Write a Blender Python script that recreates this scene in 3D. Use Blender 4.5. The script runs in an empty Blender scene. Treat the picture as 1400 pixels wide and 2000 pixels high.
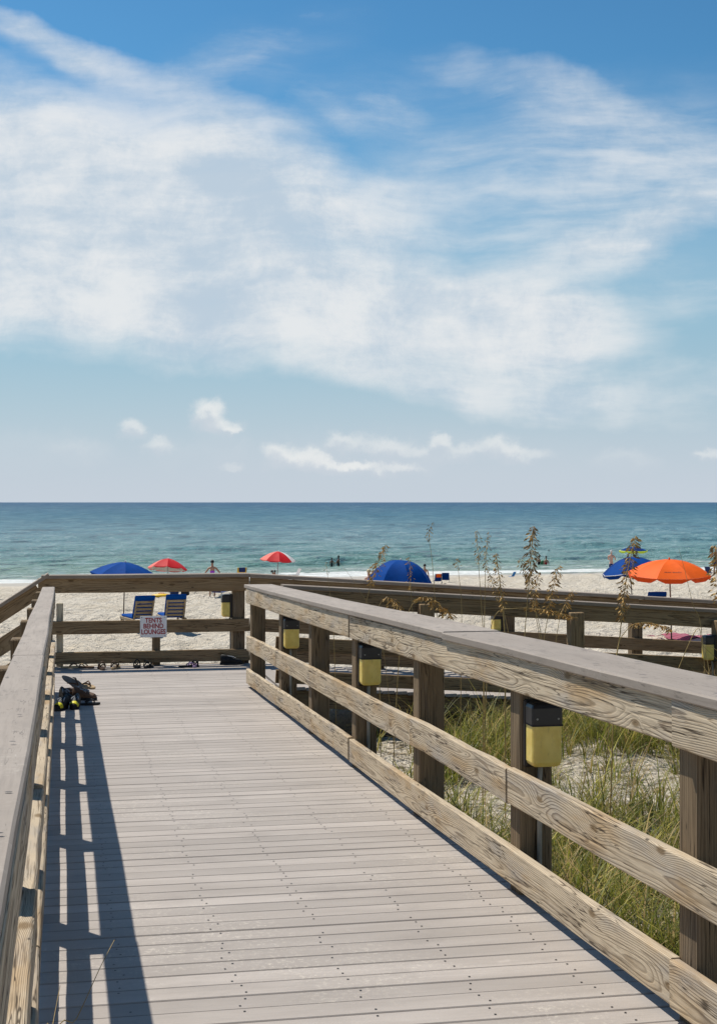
import bpy, math, random
import numpy as np
from mathutils import Vector, Matrix

random.seed(7)
RNG = np.random.default_rng(7)
S = bpy.context.scene
COL = S.collection
PI = math.pi

# ------------------------------------------------------------------ camera
EYE = 2.0716                 # eye height above the landing deck
F = 2850.0                   # focal length in pixels of the 1400x2000 photograph
TH = math.atan(577.0 / 2850.0)
CT, SN = math.cos(TH), math.sin(TH)
cam_d = bpy.data.cameras.new("camera")
cam = bpy.data.objects.new("camera", cam_d)
COL.objects.link(cam)
cam.location = (0, 0, EYE)
cam.rotation_euler = (PI / 2, 0, 0)
cam_d.sensor_fit = 'VERTICAL'
cam_d.sensor_height = 36.0
cam_d.sensor_width = 36.0
cam_d.lens = F * 36.0 / 2000.0
cam_d.shift_y = -19.0 / 2000.0
cam_d.clip_start = 0.05
cam_d.clip_end = 120000.0
S.camera = cam

S.view_settings.view_transform = 'Standard'
S.view_settings.look = 'None'
S.view_settings.gamma = 1.0
S.view_settings.use_curve_mapping = False
S.view_settings.exposure = 0.0
S.cycles.max_bounces = 6
S.cycles.diffuse_bounces = 3

# ------------------------------------------------------------------ node helper
class NT:
    def __init__(self, tree):
        self.t = tree; self.n = tree.nodes; self.l = tree.links
    def new(self, kind, **kw):
        nd = self.n.new(kind)
        for k, v in kw.items(): setattr(nd, k, v)
        return nd
    def put(self, sock, v):
        if isinstance(v, bpy.types.NodeSocket): self.l.new(v, sock)
        elif isinstance(v, (tuple, list)):
            if sock.type == 'RGBA' and len(v) == 3: v = (*v, 1)
            sock.default_value = v
        else: sock.default_value = v
    def m(self, op, a, b=0.0, c=0.0, clamp=False):
        nd = self.new('ShaderNodeMath', operation=op, use_clamp=clamp)
        self.put(nd.inputs[0], a); self.put(nd.inputs[1], b); self.put(nd.inputs[2], c)
        return nd.outputs[0]
    def v(self, op, a, b=(0, 0, 0), scale=None):
        nd = self.new('ShaderNodeVectorMath', operation=op)
        self.put(nd.inputs[0], a); self.put(nd.inputs[1], b)
        if scale is not None: self.put(nd.inputs['Scale'], scale)
        return nd.outputs['Value'] if op in ('LENGTH', 'DOT_PRODUCT', 'DISTANCE') else nd.outputs['Vector']
    def xyz(self, x=0.0, y=0.0, z=0.0):
        nd = self.new('ShaderNodeCombineXYZ')
        self.put(nd.inputs[0], x); self.put(nd.inputs[1], y); self.put(nd.inputs[2], z)
        return nd.outputs[0]
    def sep(self, v):
        nd = self.new('ShaderNodeSeparateXYZ'); self.put(nd.inputs[0], v); return nd.outputs
    def noise(self, vec, scale=1.0, detail=2.0, rough=0.5, dist=0.0):
        nd = self.new('ShaderNodeTexNoise')
        self.put(nd.inputs['Vector'], vec)
        nd.inputs['Scale'].default_value = scale; nd.inputs['Detail'].default_value = detail
        nd.inputs['Roughness'].default_value = rough; nd.inputs['Distortion'].default_value = dist
        return nd.outputs[0]
    def voro(self, vec, scale=1.0, out='Distance', dims='3D', rnd=1.0):
        nd = self.new('ShaderNodeTexVoronoi', voronoi_dimensions=dims)
        self.put(nd.inputs['Vector'], vec); nd.inputs['Scale'].default_value = scale
        nd.inputs['Randomness'].default_value = rnd
        return nd.outputs[out]
    def mr(self, v, a, b, c=0.0, d=1.0, smooth=True):
        nd = self.new('ShaderNodeMapRange', interpolation_type='SMOOTHSTEP' if smooth else 'LINEAR')
        nd.clamp = True
        self.put(nd.inputs[0], v)
        for i, q in enumerate((a, b, c, d)): self.put(nd.inputs[i + 1], q)
        return nd.outputs[0]
    def mix(self, f, a, b, mode='MIX'):
        nd = self.new('ShaderNodeMix', data_type='RGBA', blend_type=mode)
        self.put(nd.inputs[0], f); self.put(nd.inputs[6], a); self.put(nd.inputs[7], b)
        return nd.outputs[2]
    def ramp(self, f, stops):
        nd = self.new('ShaderNodeValToRGB'); self.put(nd.inputs[0], f)
        e = nd.color_ramp.elements
        while len(e) < len(stops): e.new(0.5)
        for i, (p, c) in enumerate(stops):
            e[i].position = p; e[i].color = (*c, 1) if len(c) == 3 else c
        return nd.outputs[0]

# ------------------------------------------------------------------ world: sky with cirrus and distant cumulus
SUN_DIR = Vector((-0.34 * CT - 0.52 * SN, -0.34 * SN + 0.52 * CT, 1.0)).normalized()
SUN_EL = math.asin(SUN_DIR.z)
SUN_AZ = math.atan2(SUN_DIR.x, SUN_DIR.y)      # clockwise from +Y
SKY_STRENGTH = 0.10
W = bpy.data.worlds.new("World"); S.world = W; W.use_nodes = True
w = NT(W.node_tree); w.n.clear()
sky = w.new('ShaderNodeTexSky', sky_type='NISHITA', sun_disc=False)
sky.sun_elevation = SUN_EL; sky.sun_rotation = SUN_AZ
sky.altitude = 0; sky.air_density = 1.0; sky.dust_density = 0.4; sky.ozone_density = 1.2
tc = w.new('ShaderNodeTexCoord')
D = tc.outputs['Generated']
dx, dy, dz = w.sep(D)
fy = w.m('MAXIMUM', dy, 0.05)
U = w.m('ADD', w.m('MULTIPLY', w.m('DIVIDE', dx, fy), F / 1000), 0.7)     # tangent coordinates of the direction
V = w.m('MULTIPLY', w.m('DIVIDE', dz, fy), F / 1000)
P0 = w.xyz(U, V, 0.0)
wn = w.new('ShaderNodeTexNoise'); w.put(wn.inputs['Vector'], P0)
wn.inputs['Scale'].default_value = 2.6; wn.inputs['Detail'].default_value = 6; wn.inputs['Roughness'].default_value = 0.55
warp = w.v('SUBTRACT', wn.outputs['Color'], (0.5, 0.5, 0.5))
P1 = w.v('ADD', P0, w.v('SCALE', warp, scale=0.19))
def blob(u, v, rx, ry, rot, s, P=None, soft=0.25, k=1.0):
    q = w.v('SUBTRACT', P or P1, (u / 1000, (981 - v) / 1000, 0))
    mp = w.new('ShaderNodeMapping', vector_type='POINT')
    # image-clockwise rotation of the ellipse
    mp.inputs['Rotation'].default_value = (0, 0, math.radians(rot))
    w.put(mp.inputs['Vector'], q)
    sc = w.v('MULTIPLY', mp.outputs[0], (1000 / (rx * k), 1000 / (ry * k), 0))
    return w.mr(w.v('LENGTH', sc), 1.25, soft, 0.0, s)
cirrus = [  # u, v, rx, ry, rotation, strength
    (-100, 400, 800, 260, 10, 1.0), (250, 390, 560, 250, 14, .95), (330, 560, 560, 150, 8, .9), (560, 350, 300, 120, 25, .75),
    (80, 560, 500, 130, 5, .75), (730, 400, 240, 90, -6, .6), (860, 620, 420, 120, 8, .98), (1060, 640, 220, 95, 6, .85),
    (700, 700, 560, 75, 8, .55), (1000, 760, 420, 50, 5, .55), (1230, 470, 330, 75, -20, .72), (1050, 410, 440, 80, -16, .36), (1330, 745, 260, 45, -4, .36),
    (1380, 590, 160, 50, -5, .22), (1000, 165, 240, 50, 14, .24), (1170, 205, 110, 32, 22, .24), (640, 190, 120, 40, 26, .30), (780, 205, 120, 40, 30, .26),
    (100, 85, 170, 42, 16, .62), (210, 120, 110, 55, 24, .45), (470, 90, 200, 60, -25, .28), (420, 190, 280, 50, 14, .35), (1250, 330, 330, 80, -16, .24),
]
acc = None
for b in cirrus:
    o = w.m('SUBTRACT', 1.0, blob(*b))
    acc = o if acc is None else w.m('MULTIPLY', acc, o)
mask = w.m('SUBTRACT', 1.0, acc)
# fibrous structure, streaks fanning with the sheet
wn2 = w.new('ShaderNodeTexNoise'); w.put(wn2.inputs['Vector'], P0)
wn2.inputs['Scale'].default_value = 2.2; wn2.inputs['Detail'].default_value = 2.5
warp2 = w.v('SUBTRACT', wn2.outputs['Color'], (0.5, 0.5, 0.5))
def fibre(rot, sx, sy, wp, seed, detail=11, rough=.62):
    q = w.new('ShaderNodeMapping'); q.inputs['Rotation'].default_value = (0, 0, math.radians(rot)); q.inputs['Scale'].default_value = (sx, sy, 1)
    q.inputs['Location'].default_value = (seed, seed * .7, 0)
    w.put(q.inputs['Vector'], w.v('ADD', P0, w.v('SCALE', warp2, scale=wp)))
    return w.noise(q.outputs[0], 1.0, detail, rough, 0.15)
fa = w.m('ADD', w.m('MULTIPLY', fibre(21, 1.6, 5.5, .13, 1.0, 11, .6), .62), w.m('MULTIPLY', fibre(13, 3.5, 14, .12, 4.0, 11, .62), .38))
fb = w.m('ADD', w.m('MULTIPLY', fibre(-20, 1.5, 7.0, .11, 2.0, 11, .6), .62), w.m('MULTIPLY', fibre(-27, 3.5, 16, .10, 5.0, 11, .62), .38))
side = w.mr(w.m('ADD', U, w.m('MULTIPLY', w.m('SUBTRACT', V, .5), -.25)), 0.6, 1.05)
fibm = w.m('ADD', w.m('MULTIPLY', fa, w.m('SUBTRACT', 1.0, side)), w.m('MULTIPLY', fb, side))
dens = w.m('ADD', w.m('MULTIPLY', mask, 1.25), w.m('MULTIPLY', w.m('SUBTRACT', fibm, 0.535), w.m('MULTIPLY_ADD', w.m('MULTIPLY', mask, w.m('SUBTRACT', 1.0, mask)), 5.0, 0.75)))
dens = w.mr(dens, 0.06, 1.12, 0.0, 0.95, smooth=False)
front = w.mr(dy, 0.05, 0.35)
# thin fanning veil over the upper right
veils = [(1150, 330, 420, 140, -18, .52), (1300, 430, 330, 90, -22, .6), (980, 300, 320, 110, -8, .42), (980, 190, 300, 65, 16, .34), (760, 200, 240, 80, 24, .34), (480, 110, 240, 80, -20, .34), (1330, 560, 230, 90, -12, .34), (820, 500, 330, 60, -6, .4)]
va = None
for b in veils:
    o = w.m('SUBTRACT', 1.0, blob(*b, soft=.1))
    va = o if va is None else w.m('MULTIPLY', va, o)
veil = w.m('MULTIPLY', w.m('SUBTRACT', 1.0, va), w.mr(w.m('ADD', w.m('MULTIPLY', fb, .75), w.m('MULTIPLY', fa, .25)), .40, .66, .12, 1.0))
dens = w.m('SUBTRACT', 1.0, w.m('MULTIPLY', w.m('SUBTRACT', 1.0, dens), w.m('SUBTRACT', 1.0, veil)))
dens = w.m('MULTIPLY', dens, front)
# generic thin cirrus for the rest of the sky
cp = w.v('SCALE', D, scale=w.m('DIVIDE', 1.0, w.m('MAXIMUM', w.m('ADD', dz, 0.15), 0.1)))
gen = w.mr(w.noise(w.v('MULTIPLY', cp, (0.7, 2.0, 1)), 1.2, 7, 0.55, 0.5), 0.5, 0.8, 0.0, 0.6)
gen = w.m('MULTIPLY', gen, w.m('SUBTRACT', 1.0, w.mr(dy, 0.2, 0.6)))
gen = w.m('MULTIPLY', gen, w.mr(dz, 0.02, 0.2))
dens = w.m('MAXIMUM', dens, gen)
# low cumulus on the horizon
cn = w.new('ShaderNodeTexNoise'); w.put(cn.inputs['Vector'], P0)
cn.inputs['Scale'].default_value = 26; cn.inputs['Detail'].default_value = 6; cn.inputs['Roughness'].default_value = 0.6
P2 = w.v('ADD', P0, w.v('SCALE', w.v('SUBTRACT', cn.outputs['Color'], (0.5, 0.5, 0.5)), scale=0.050))
P2 = w.v('ADD', P2, w.v('SCALE', w.v('SUBTRACT', wn.outputs['Color'], (0.5, 0.5, 0.5)), scale=0.03))
puffs = [(408, 808, 30, 24, 0, .85), (425, 832, 40, 14, 0, .7), (456, 840, 16, 8, 0, .6), (430, 870, 50, 40, 0, .22), (257, 838, 24, 18, 0, .62), (306, 868, 26, 17, 0, .5), (330, 885, 40, 30, 0, .18),
         (548, 888, 30, 20, 0, .7), (560, 905, 36, 16, 0, .55), (608, 900, 36, 20, 0, .8), (650, 912, 60, 14, 0, .7), (740, 915, 90, 14, 0, .7), (672, 870, 34, 20, 0, .55), (757, 878, 44, 20, 0, .55),
         (857, 862, 20, 14, 0, .6), (840, 888, 40, 18, 0, .5), (905, 880, 30, 16, 0, .45), (970, 872, 38, 20, 0, .6), (1020, 884, 50, 14, 0, .42), (1220, 900, 60, 22, 0, .3), (1390, 884, 30, 12, 0, .5), (150, 885, 60, 22, 0, .22), (60, 880, 120, 36, 0, .2), (455, 911, 22, 8, 0, .35),
         (780, 900, 330, 50, 0, .2)]
def puff_mask(P, soft):
    acc = None
    for b in puffs:
        o = w.m('SUBTRACT', 1.0, blob(*b, P=P, soft=soft, k=1.32))
        acc = o if acc is None else w.m('MULTIPLY', acc, o)
    return w.m('SUBTRACT', 1.0, acc)
puff = puff_mask(P2, .34)
lit = w.m('SUBTRACT', puff, puff_mask(w.v('ADD', P2, (.004, .016, 0)), .2))
puff = w.m('MULTIPLY', puff, front)
# base sky: deepen the blue overhead, pale it towards the horizon all round
gm = w.new('ShaderNodeGamma'); w.put(gm.inputs[0], w.v('SCALE', sky.outputs[0], scale=.1)); gm.inputs[1].default_value = 1.42
skyc = w.v('MULTIPLY', gm.outputs[0], (6.4, 11.3, 11.7))
skyc = w.mix(w.mr(dz, .29, .08, 0.0, .85), skyc, (3.5, 5.15, 6.35))
skyc = w.mix(w.mr(dz, .125, -.01, 0.0, .97), skyc, (5.7, 6.3, 7.05))
cn2 = w.mr(w.m('ADD', w.m('MULTIPLY', w.noise(w.v('ADD', P1, (3, 1, 0)), 3.6, 8, 0.68), .45), w.m('MULTIPLY', fibm, .55)), .41, .57)
cloudc = w.mix(cn2, (5.2, 6.2, 7.2), (8.0, 8.2, 8.35))
skyc = w.mix(dens, skyc, cloudc)
skyc = w.mix(w.m('MULTIPLY', puff, .98), skyc, w.mix(w.mr(lit, -.05, .55), (5.9, 6.5, 7.15), (8.3, 8.45, 8.4)))
bg = w.new('ShaderNodeBackground'); w.put(bg.inputs[0], skyc); bg.inputs[1].default_value = SKY_STRENGTH
ow = w.new('ShaderNodeOutputWorld'); w.l.new(bg.outputs[0], ow.inputs[0])

# ------------------------------------------------------------------ sun
sd = bpy.data.lights.new("sun", 'SUN'); sd.energy = 5.0; sd.angle = math.radians(0.53); sd.color = (1.0, 0.94, 0.835)
sun = bpy.data.objects.new("sun", sd); COL.objects.link(sun)
sun.rotation_euler = SUN_DIR.to_track_quat('Z', 'Y').to_euler()
sun.location = SUN_DIR * 60

# ------------------------------------------------------------------ geometry of the place
def Wp(r, s, z=0.0):
    """walkway coordinates: r to the right across, s along towards the sea."""
    return Vector((r * CT - s * SN, r * SN + s * CT, z))
RAMP_END = 16.3
def deck_z(s): return EYE - 1.638 - 0.0266 * s if s < RAMP_END else 0.0
def side_z(r): return -0.068 * max(0.0, r - 2.45)      # the side ramp falls to the right
def px(u, v, y): return Vector(((u - 700) / F * y, y, EYE - (v - 981) / F * y))
def deck_pt(u, v):
    a, b = (u - 700) / F, (v - 981) / F
    for flat in (False, True):
        lo, hi = 1.0, 60.0
        for _ in range(60):
            y = (lo + hi) / 2
            x = a * y; s = -x * SN + y * CT
            z = EYE - b * y
            dzk = 0.0 if flat else EYE - 1.638 - 0.0266 * s
            if z > dzk: lo = y
            else: hi = y
        x = a * y; s = -x * SN + y * CT
        if not flat and s < RAMP_END: return Vector((x, y, deck_z(s)))
    return Vector((x, y, 0.0))

def sstep(a, b, x):
    t = np.clip((x - a) / (b - a), 0, 1); return t * t * (3 - 2 * t)
def hash2(i, j, seed):
    h = (i.astype(np.int64) * 374761393 + j.astype(np.int64) * 668265263 + seed * 982451653) & 0x7fffffff
    h = ((h ^ (h >> 13)) * 1274126177) & 0x7fffffff
    return ((h ^ (h >> 16)) & 0xffff) / 65535.0
def vnoise(x, y, seed=0):
    x = np.asarray(x, float); y = np.asarray(y, float)
    i = np.floor(x); j = np.floor(y); fx = x - i; fy_ = y - j
    fx = fx * fx * (3 - 2 * fx); fy_ = fy_ * fy_ * (3 - 2 * fy_)
    a = hash2(i, j, seed); b = hash2(i + 1, j, seed); c = hash2(i, j + 1, seed); d = hash2(i + 1, j + 1, seed)
    return (a * (1 - fx) + b * fx) * (1 - fy_) + (c * (1 - fx) + d * fx) * fy_
SEA_Z = -2.9
def shore_n(x, y): return (x + 22) * 0.362 - (y - 89) * 0.933          # metres inland of the waterline
def ground(x, y):
    x = np.asarray(x, float); y = np.asarray(y, float)
    n = shore_n(x, y) + 1.6 * (vnoise(x * 0.06, y * 0.06, 3) - 0.5)
    zb = SEA_Z + np.where(n > 0, 0.0175 * n, 0.03 * n)
    t = 1 - sstep(18.5, 33.0, y + 0.12 * x + 3 * (vnoise(x * .1, y * .1, 9) - .5))
    zd = -0.55 + 0.45 * (vnoise(x * .22, y * .22, 4) - .5) + 0.25 * (vnoise(x * .6, y * .6, 5) - .5)
    z = zb * (1 - t) + zd * t
    dry = sstep(1.0, 9.0, n)
    foot = 0.20 * (vnoise(x * 1.3, y * 1.0, 6) - .5) + 0.22 * (vnoise(x * 2.9, y * 2.2, 7) - .5) + .05 * (vnoise(x * 6, y * 5, 8) - .5)
    return z + foot * dry * (1 - .45 * t)
def gz(x, y): return float(ground(np.array([x]), np.array([y]))[0])

# ------------------------------------------------------------------ materials
def material(name):
    m = bpy.data.materials.new(name); m.use_nodes = True
    t = NT(m.node_tree); b = m.node_tree.nodes['Principled BSDF']
    return m, t, b
def bump(t, b, h, strength=0.4, dist=0.01):
    bn = t.new('ShaderNodeBump'); t.put(bn.inputs['Height'], h)
    bn.inputs['Strength'].default_value = strength; bn.inputs['Distance'].default_value = dist
    t.l.new(bn.outputs[0], b.inputs['Normal'])
def plain(name, col, rough=0.6, var=0.12, scale=30.0, spec=0.3, bmp=0.0, fabric=False):
    m, t, b = material(name)
    tcx = t.new('ShaderNodeTexCoord').outputs['Object']
    n = t.noise(tcx, scale, 4, .6)
    n2 = t.noise(tcx, scale * .15, 3, .5)
    f = t.m('ADD', t.m('MULTIPLY', n, .5), t.m('MULTIPLY', n2, .5))
    lo = tuple(c * (1 - var * 1.6) for c in col); hi = tuple(min(1, c * (1 + var * 1.6)) for c in col)
    t.put(b.inputs['Base Color'], t.mix(t.mr(f, .3, .7), lo, hi))
    b.inputs['Roughness'].default_value = rough
    b.inputs['Specular IOR Level'].default_value = spec
    if bmp: bump(t, b, n, bmp, .004)
    if fabric:
        tr = t.new('ShaderNodeBsdfTranslucent'); t.put(tr.inputs['Color'], tuple(min(1, c * 1.1) for c in col))
        mx = t.new('ShaderNodeMixShader'); mx.inputs[0].default_value = 0.15
        t.l.new(b.outputs[0], mx.inputs[1]); t.l.new(tr.outputs[0], mx.inputs[2])
        t.l.new(mx.outputs[0], t.n['Material Output'].inputs['Surface'])
    return m

def wood(name, light, mid, dark, grey=0.5, tan=0.68, ring=0.0078, spots=1.0):
    m, t, b = material(name)
    tcx = t.new('ShaderNodeTexCoord').outputs['Object']
    oi = t.new('ShaderNodeObjectInfo'); rnd = oi.outputs['Random']
    off = t.xyz(t.m('MULTIPLY', rnd, 91.7), t.m('MULTIPLY', t.m('FRACT', t.m('MULTIPLY', rnd, 37.1)), 0.03), t.m('MULTIPLY', t.m('SUBTRACT', t.m('FRACT', t.m('MULTIPLY', rnd, 171.3)), .5), 0.10))
    p = t.v('ADD', tcx, off)
    x, y, z = t.sep(p)
    # knots: sparse points along the face
    kv = t.xyz(t.m('MULTIPLY', x, 1.5), t.m('MULTIPLY', t.m('ADD', z, t.m('MULTIPLY', y, .7)), 4.2), 0.0)
    kd = t.voro(kv, 1.0, dims='2D')
    kcol = t.sep(t.voro(kv, 1.0, out='Color', dims='2D'))[0]
    kon = t.m('GREATER_THAN', kcol, .62)
    kinf = t.m('MULTIPLY', t.m('POWER', t.mr(kd, .38, 0.0, 0.0, 1.0, smooth=False), 1.8), kon)
    n1 = t.noise(t.v('MULTIPLY', p, (.55, 1.6, 1.6)), 1.0, 2, .5)
    n2 = t.noise(t.v('MULTIPLY', t.v('ADD', p, (7, 3, 1)), (.5, 2, 2)), 1.0, 1, .5)
    n3 = t.noise(t.v('MULTIPLY', p, (3.5, 10, 10)), 1.0, 3, .55)
    Z = t.m('ADD', z, t.m('MULTIPLY', t.m('SUBTRACT', n1, .5), .125))
    Y = t.m('ADD', t.m('MULTIPLY_ADD', y, 2.2, .06), t.m('MULTIPLY', t.m('SUBTRACT', n2, .5), .10))
    dist = t.m('SQRT', t.m('ADD', t.m('MULTIPLY', Z, Z), t.m('MULTIPLY', Y, Y)))
    dist = t.m('ADD', dist, t.m('MULTIPLY', kinf, .036))
    dist = t.m('ADD', dist, t.m('MULTIPLY', t.m('SUBTRACT', n3, .5), .008))
    ph = t.m('FRACT', t.m('DIVIDE', dist, ring))
    rg = t.ramp(ph, [(0.0, (0.05,) * 3), (0.5, (.25,) * 3), (0.8, (1,) * 3), (0.92, (.75,) * 3), (1.0, (.08,) * 3)])
    rgv = t.sep(rg)[0]
    fib = t.noise(t.v('MULTIPLY', p, (4, 130, 130)), 1.0, 3, .6)
    fib2 = t.noise(t.v('MULTIPLY', p, (1.6, 40, 40)), 1.0, 2, .5)
    patch = t.noise(t.v('MULTIPLY', p, (1.3, 5, 5)), 1.0, 4, .6)
    patch2 = t.noise(t.v('MULTIPLY', t.v('ADD', p, (19, 2, 5)), (1.7, 7, 7)), 1.0, 4, .6)
    amp = t.m('MULTIPLY', t.mr(patch2, .3, .65, .35, 1.0), .85)
    c = t.mix(t.m('MULTIPLY', rgv, amp), light, dark)
    c = t.mix(t.mr(patch, .48, .68, 0.0, tan), c, t.mix(rgv, mid, tuple(q * .5 for q in mid)), 'MIX')
    g = sum(light) / 3
    c = t.mix(t.mr(patch2, .5, .75, 0.0, grey), c, t.mix(t.m('MULTIPLY', rgv, .6), (g * .8, g * .8, g * .8), (g * .36, g * .36, g * .37)))
    c = t.mix(t.mr(fib, .50, .72, 0.0, .6), c, tuple(q * .55 for q in dark))
    c = t.mix(t.mr(fib2, .64, .74, 0.0, .55), c, tuple(q * .45 for q in dark))
    crk = t.noise(t.v('MULTIPLY', t.v('ADD', p, (5, 0, 0)), (.9, 22, 22)), 1.0, 3, .6)
    crk = t.m('ABSOLUTE', t.m('SUBTRACT', crk, .5))
    crack = t.m('MULTIPLY', t.mr(crk, .016, .004), t.mr(t.noise(t.v('MULTIPLY', p, (1.1, 6, 6)), 1.0, 2, .5), .44, .54))
    c = t.mix(t.m('MULTIPLY', crack, .85), c, tuple(q * .25 for q in dark))
    bright = t.m('FRACT', t.m('MULTIPLY', rnd, 53.7))
    c = t.mix(t.m('MULTIPLY', bright, .42), c, t.mix(1.0, c, (.58, .56, .55), 'MULTIPLY'))
    # knot cores
    core = t.m('MULTIPLY', t.mr(kd, .085, .03), kon)
    c = t.mix(t.m('MULTIPLY', core, .8), c, tuple(q * .35 for q in mid))
    # old fastener stains
    sp = t.voro(t.v('MULTIPLY', p, (3.0, 9, 9)), 1.0)
    c = t.mix(t.m('MULTIPLY', t.mr(sp, .07, .035), .8 * spots), c, (.03, .025, .02))
    t.put(b.inputs['Base Color'], c)
    b.inputs['Roughness'].default_value = .85
    b.inputs['Specular IOR Level'].default_value = .2
    h = t.m('SUBTRACT', t.m('MULTIPLY', fib, .6), t.m('MULTIPLY', rgv, .5))
    h = t.m('SUBTRACT', h, t.m('MULTIPLY', t.mr(fib2, .6, .74), 1.0))
    bump(t, b, h, .55, .004)
    return m

M = {}
M['rail'] = wood('weathered_pine', (.66, .545, .395), (.53, .34, .16), (.20, .135, .08))
M['post'] = wood('post_pine', (.26, .19, .115), (.21, .13, .065), (.11, .072, .04), grey=.35, tan=.4, ring=.013)
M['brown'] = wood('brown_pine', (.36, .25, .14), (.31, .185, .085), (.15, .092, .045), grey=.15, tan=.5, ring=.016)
M['palepost'] = wood('pale_post_wood', (.80, .74, .58), (.7, .62, .42), (.5, .42, .28), grey=.1, tan=.2)  # much lighter than the wood of the other posts
M['chairwood'] = wood('chair_wood', (.42, .33, .22), (.36, .25, .13), (.2, .14, .08), grey=.2)

def composite(name, a, bcol, scuff=.6, grain=.16):
    m, t, b = material(name)
    tcx = t.new('ShaderNodeTexCoord').outputs['Object']
    rnd = t.new('ShaderNodeObjectInfo').outputs['Random']
    p = t.v('ADD', tcx, t.xyz(t.m('MULTIPLY', rnd, 57.0), t.m('MULTIPLY', rnd, 13.0), 0.0))
    n = t.noise(t.v('MULTIPLY', p, (1.1, 5, 5)), 1.0, 5, .6)
    st = t.noise(t.v('MULTIPLY', p, (3, 70, 70)), 1.0, 3, .6)
    fine = t.noise(p, 260, 2, .5)
    mott = t.noise(p, 9, 4, .6)
    c = t.mix(t.mr(n, .3, .7), a, bcol)
    c = t.mix(t.mr(st, .45, .72, 0, grain), c, tuple(q * .55 for q in a))
    c = t.mix(t.mr(mott, .62, .78, 0, .3), c, tuple(min(1, q * 1.35) for q in bcol))
    c = t.mix(t.m('MULTIPLY', rnd, .55), c, tuple(q * .72 for q in a))
    wpos = t.new('ShaderNodeNewGeometry').outputs['Position']
    dust = t.m('MULTIPLY', t.mr(t.noise(wpos, 1.1, 4, .65), .48, .72), t.mr(t.noise(wpos, 45, 4, .75), .5, .68))
    c = t.mix(t.m('MULTIPLY', dust, scuff), c, (.68, .62, .53))
    blot = t.noise(t.v('MULTIPLY', wpos, (1, 1, .2)), 2.3, 5, .65)
    c = t.mix(t.mr(blot, .52, .72, 0, .30), c, tuple(q * .62 for q in a))
    c = t.mix(t.mr(fine, .3, .75, 0, .12), c, tuple(q * .5 for q in a))
    if grain > .2:
        ck = t.m('ABSOLUTE', t.m('SUBTRACT', t.noise(t.v('MULTIPLY', t.v('ADD', p, (5, 0, 0)), (1.2, 14, 14)), 1.0, 4, .65), .5))
        c = t.mix(t.m('MULTIPLY', t.mr(ck, .010, .003), t.mr(mott, .45, .6, 0, .6)), c, tuple(q * .3 for q in a))
        c = t.mix(t.mr(t.noise(t.v('MULTIPLY', p, (2.2, 9, 9)), 1.0, 5, .7), .52, .7, 0, .35), c, tuple(q * .55 for q in a))
    # pale scuffs and dark dribbles
    sc = t.noise(t.v('MULTIPLY', p, (7, 22, 22)), 1.0, 4, .65, 1.2)
    c = t.mix(t.mr(sc, .69, .78, 0, scuff), c, (.72, .68, .62))
    sc2 = t.noise(t.v('MULTIPLY', t.v('ADD', p, (3, 9, 0)), (16, 30, 30)), 1.0, 3, .6)
    c = t.mix(t.mr(sc2, .74, .8, 0, .35), c, tuple(q * .4 for q in a))
    t.put(b.inputs['Base Color'], c)
    b.inputs['Roughness'].default_value = .62
    b.inputs['Specular IOR Level'].default_value = .35
    bump(t, b, t.m('ADD', t.m('MULTIPLY', st, .7), t.m('MULTIPLY', fine, .3)), .25, .002)
    return m
M['deck'] = composite('composite_decking', (.372, .328, .295), (.465, .415, .378))
M['cap'] = composite('composite_cap', (.345, .288, .24), (.41, .35, .298), .35, .42)
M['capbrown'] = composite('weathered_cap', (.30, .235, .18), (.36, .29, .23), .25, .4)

M['screw'] = plain('screw_dark', (.035, .03, .028), .5, .1)
M['lampblack'] = plain('lamp_black', (.018, .017, .019), .38, .1, 40, .5, .05)
M['lampbox'] = plain('lamp_box', (.03, .024, .02), .55, .1)
M['conduit'] = plain('conduit_grey', (.30, .29, .26), .5, .1)
def lens():
    m, t, b = material('lamp_lens')
    tcx = t.new('ShaderNodeTexCoord').outputs['Object']
    n = t.noise(tcx, 14, 3, .5)
    t.put(b.inputs['Base Color'], t.mix(t.mr(n, .3, .7), (.74, .56, .18), (.82, .66, .25)))
    t.put(b.inputs['Base Color'], t.mix(t.mr(t.noise(t.v('MULTIPLY', tcx, (1, 1, .35)), 38, 5, .7), .52, .72, 0, .35), t.mix(t.mr(n, .3, .7), (.76, .56, .13), (.86, .67, .19)), (.40, .29, .10)))
    b.inputs['Roughness'].default_value = .35
    b.inputs['Subsurface Weight'].default_value = .35
    b.inputs['Subsurface Radius'].default_value = (.03, .02, .01)
    b.inputs['Subsurface Scale'].default_value = .6
    return m
M['lens'] = lens()
M['signwhite'] = plain('sign_white', (.93, .90, .89), .4, .05, 20)
M['signred'] = plain('sign_red', (.42, .02, .03), .45, .06)

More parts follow.
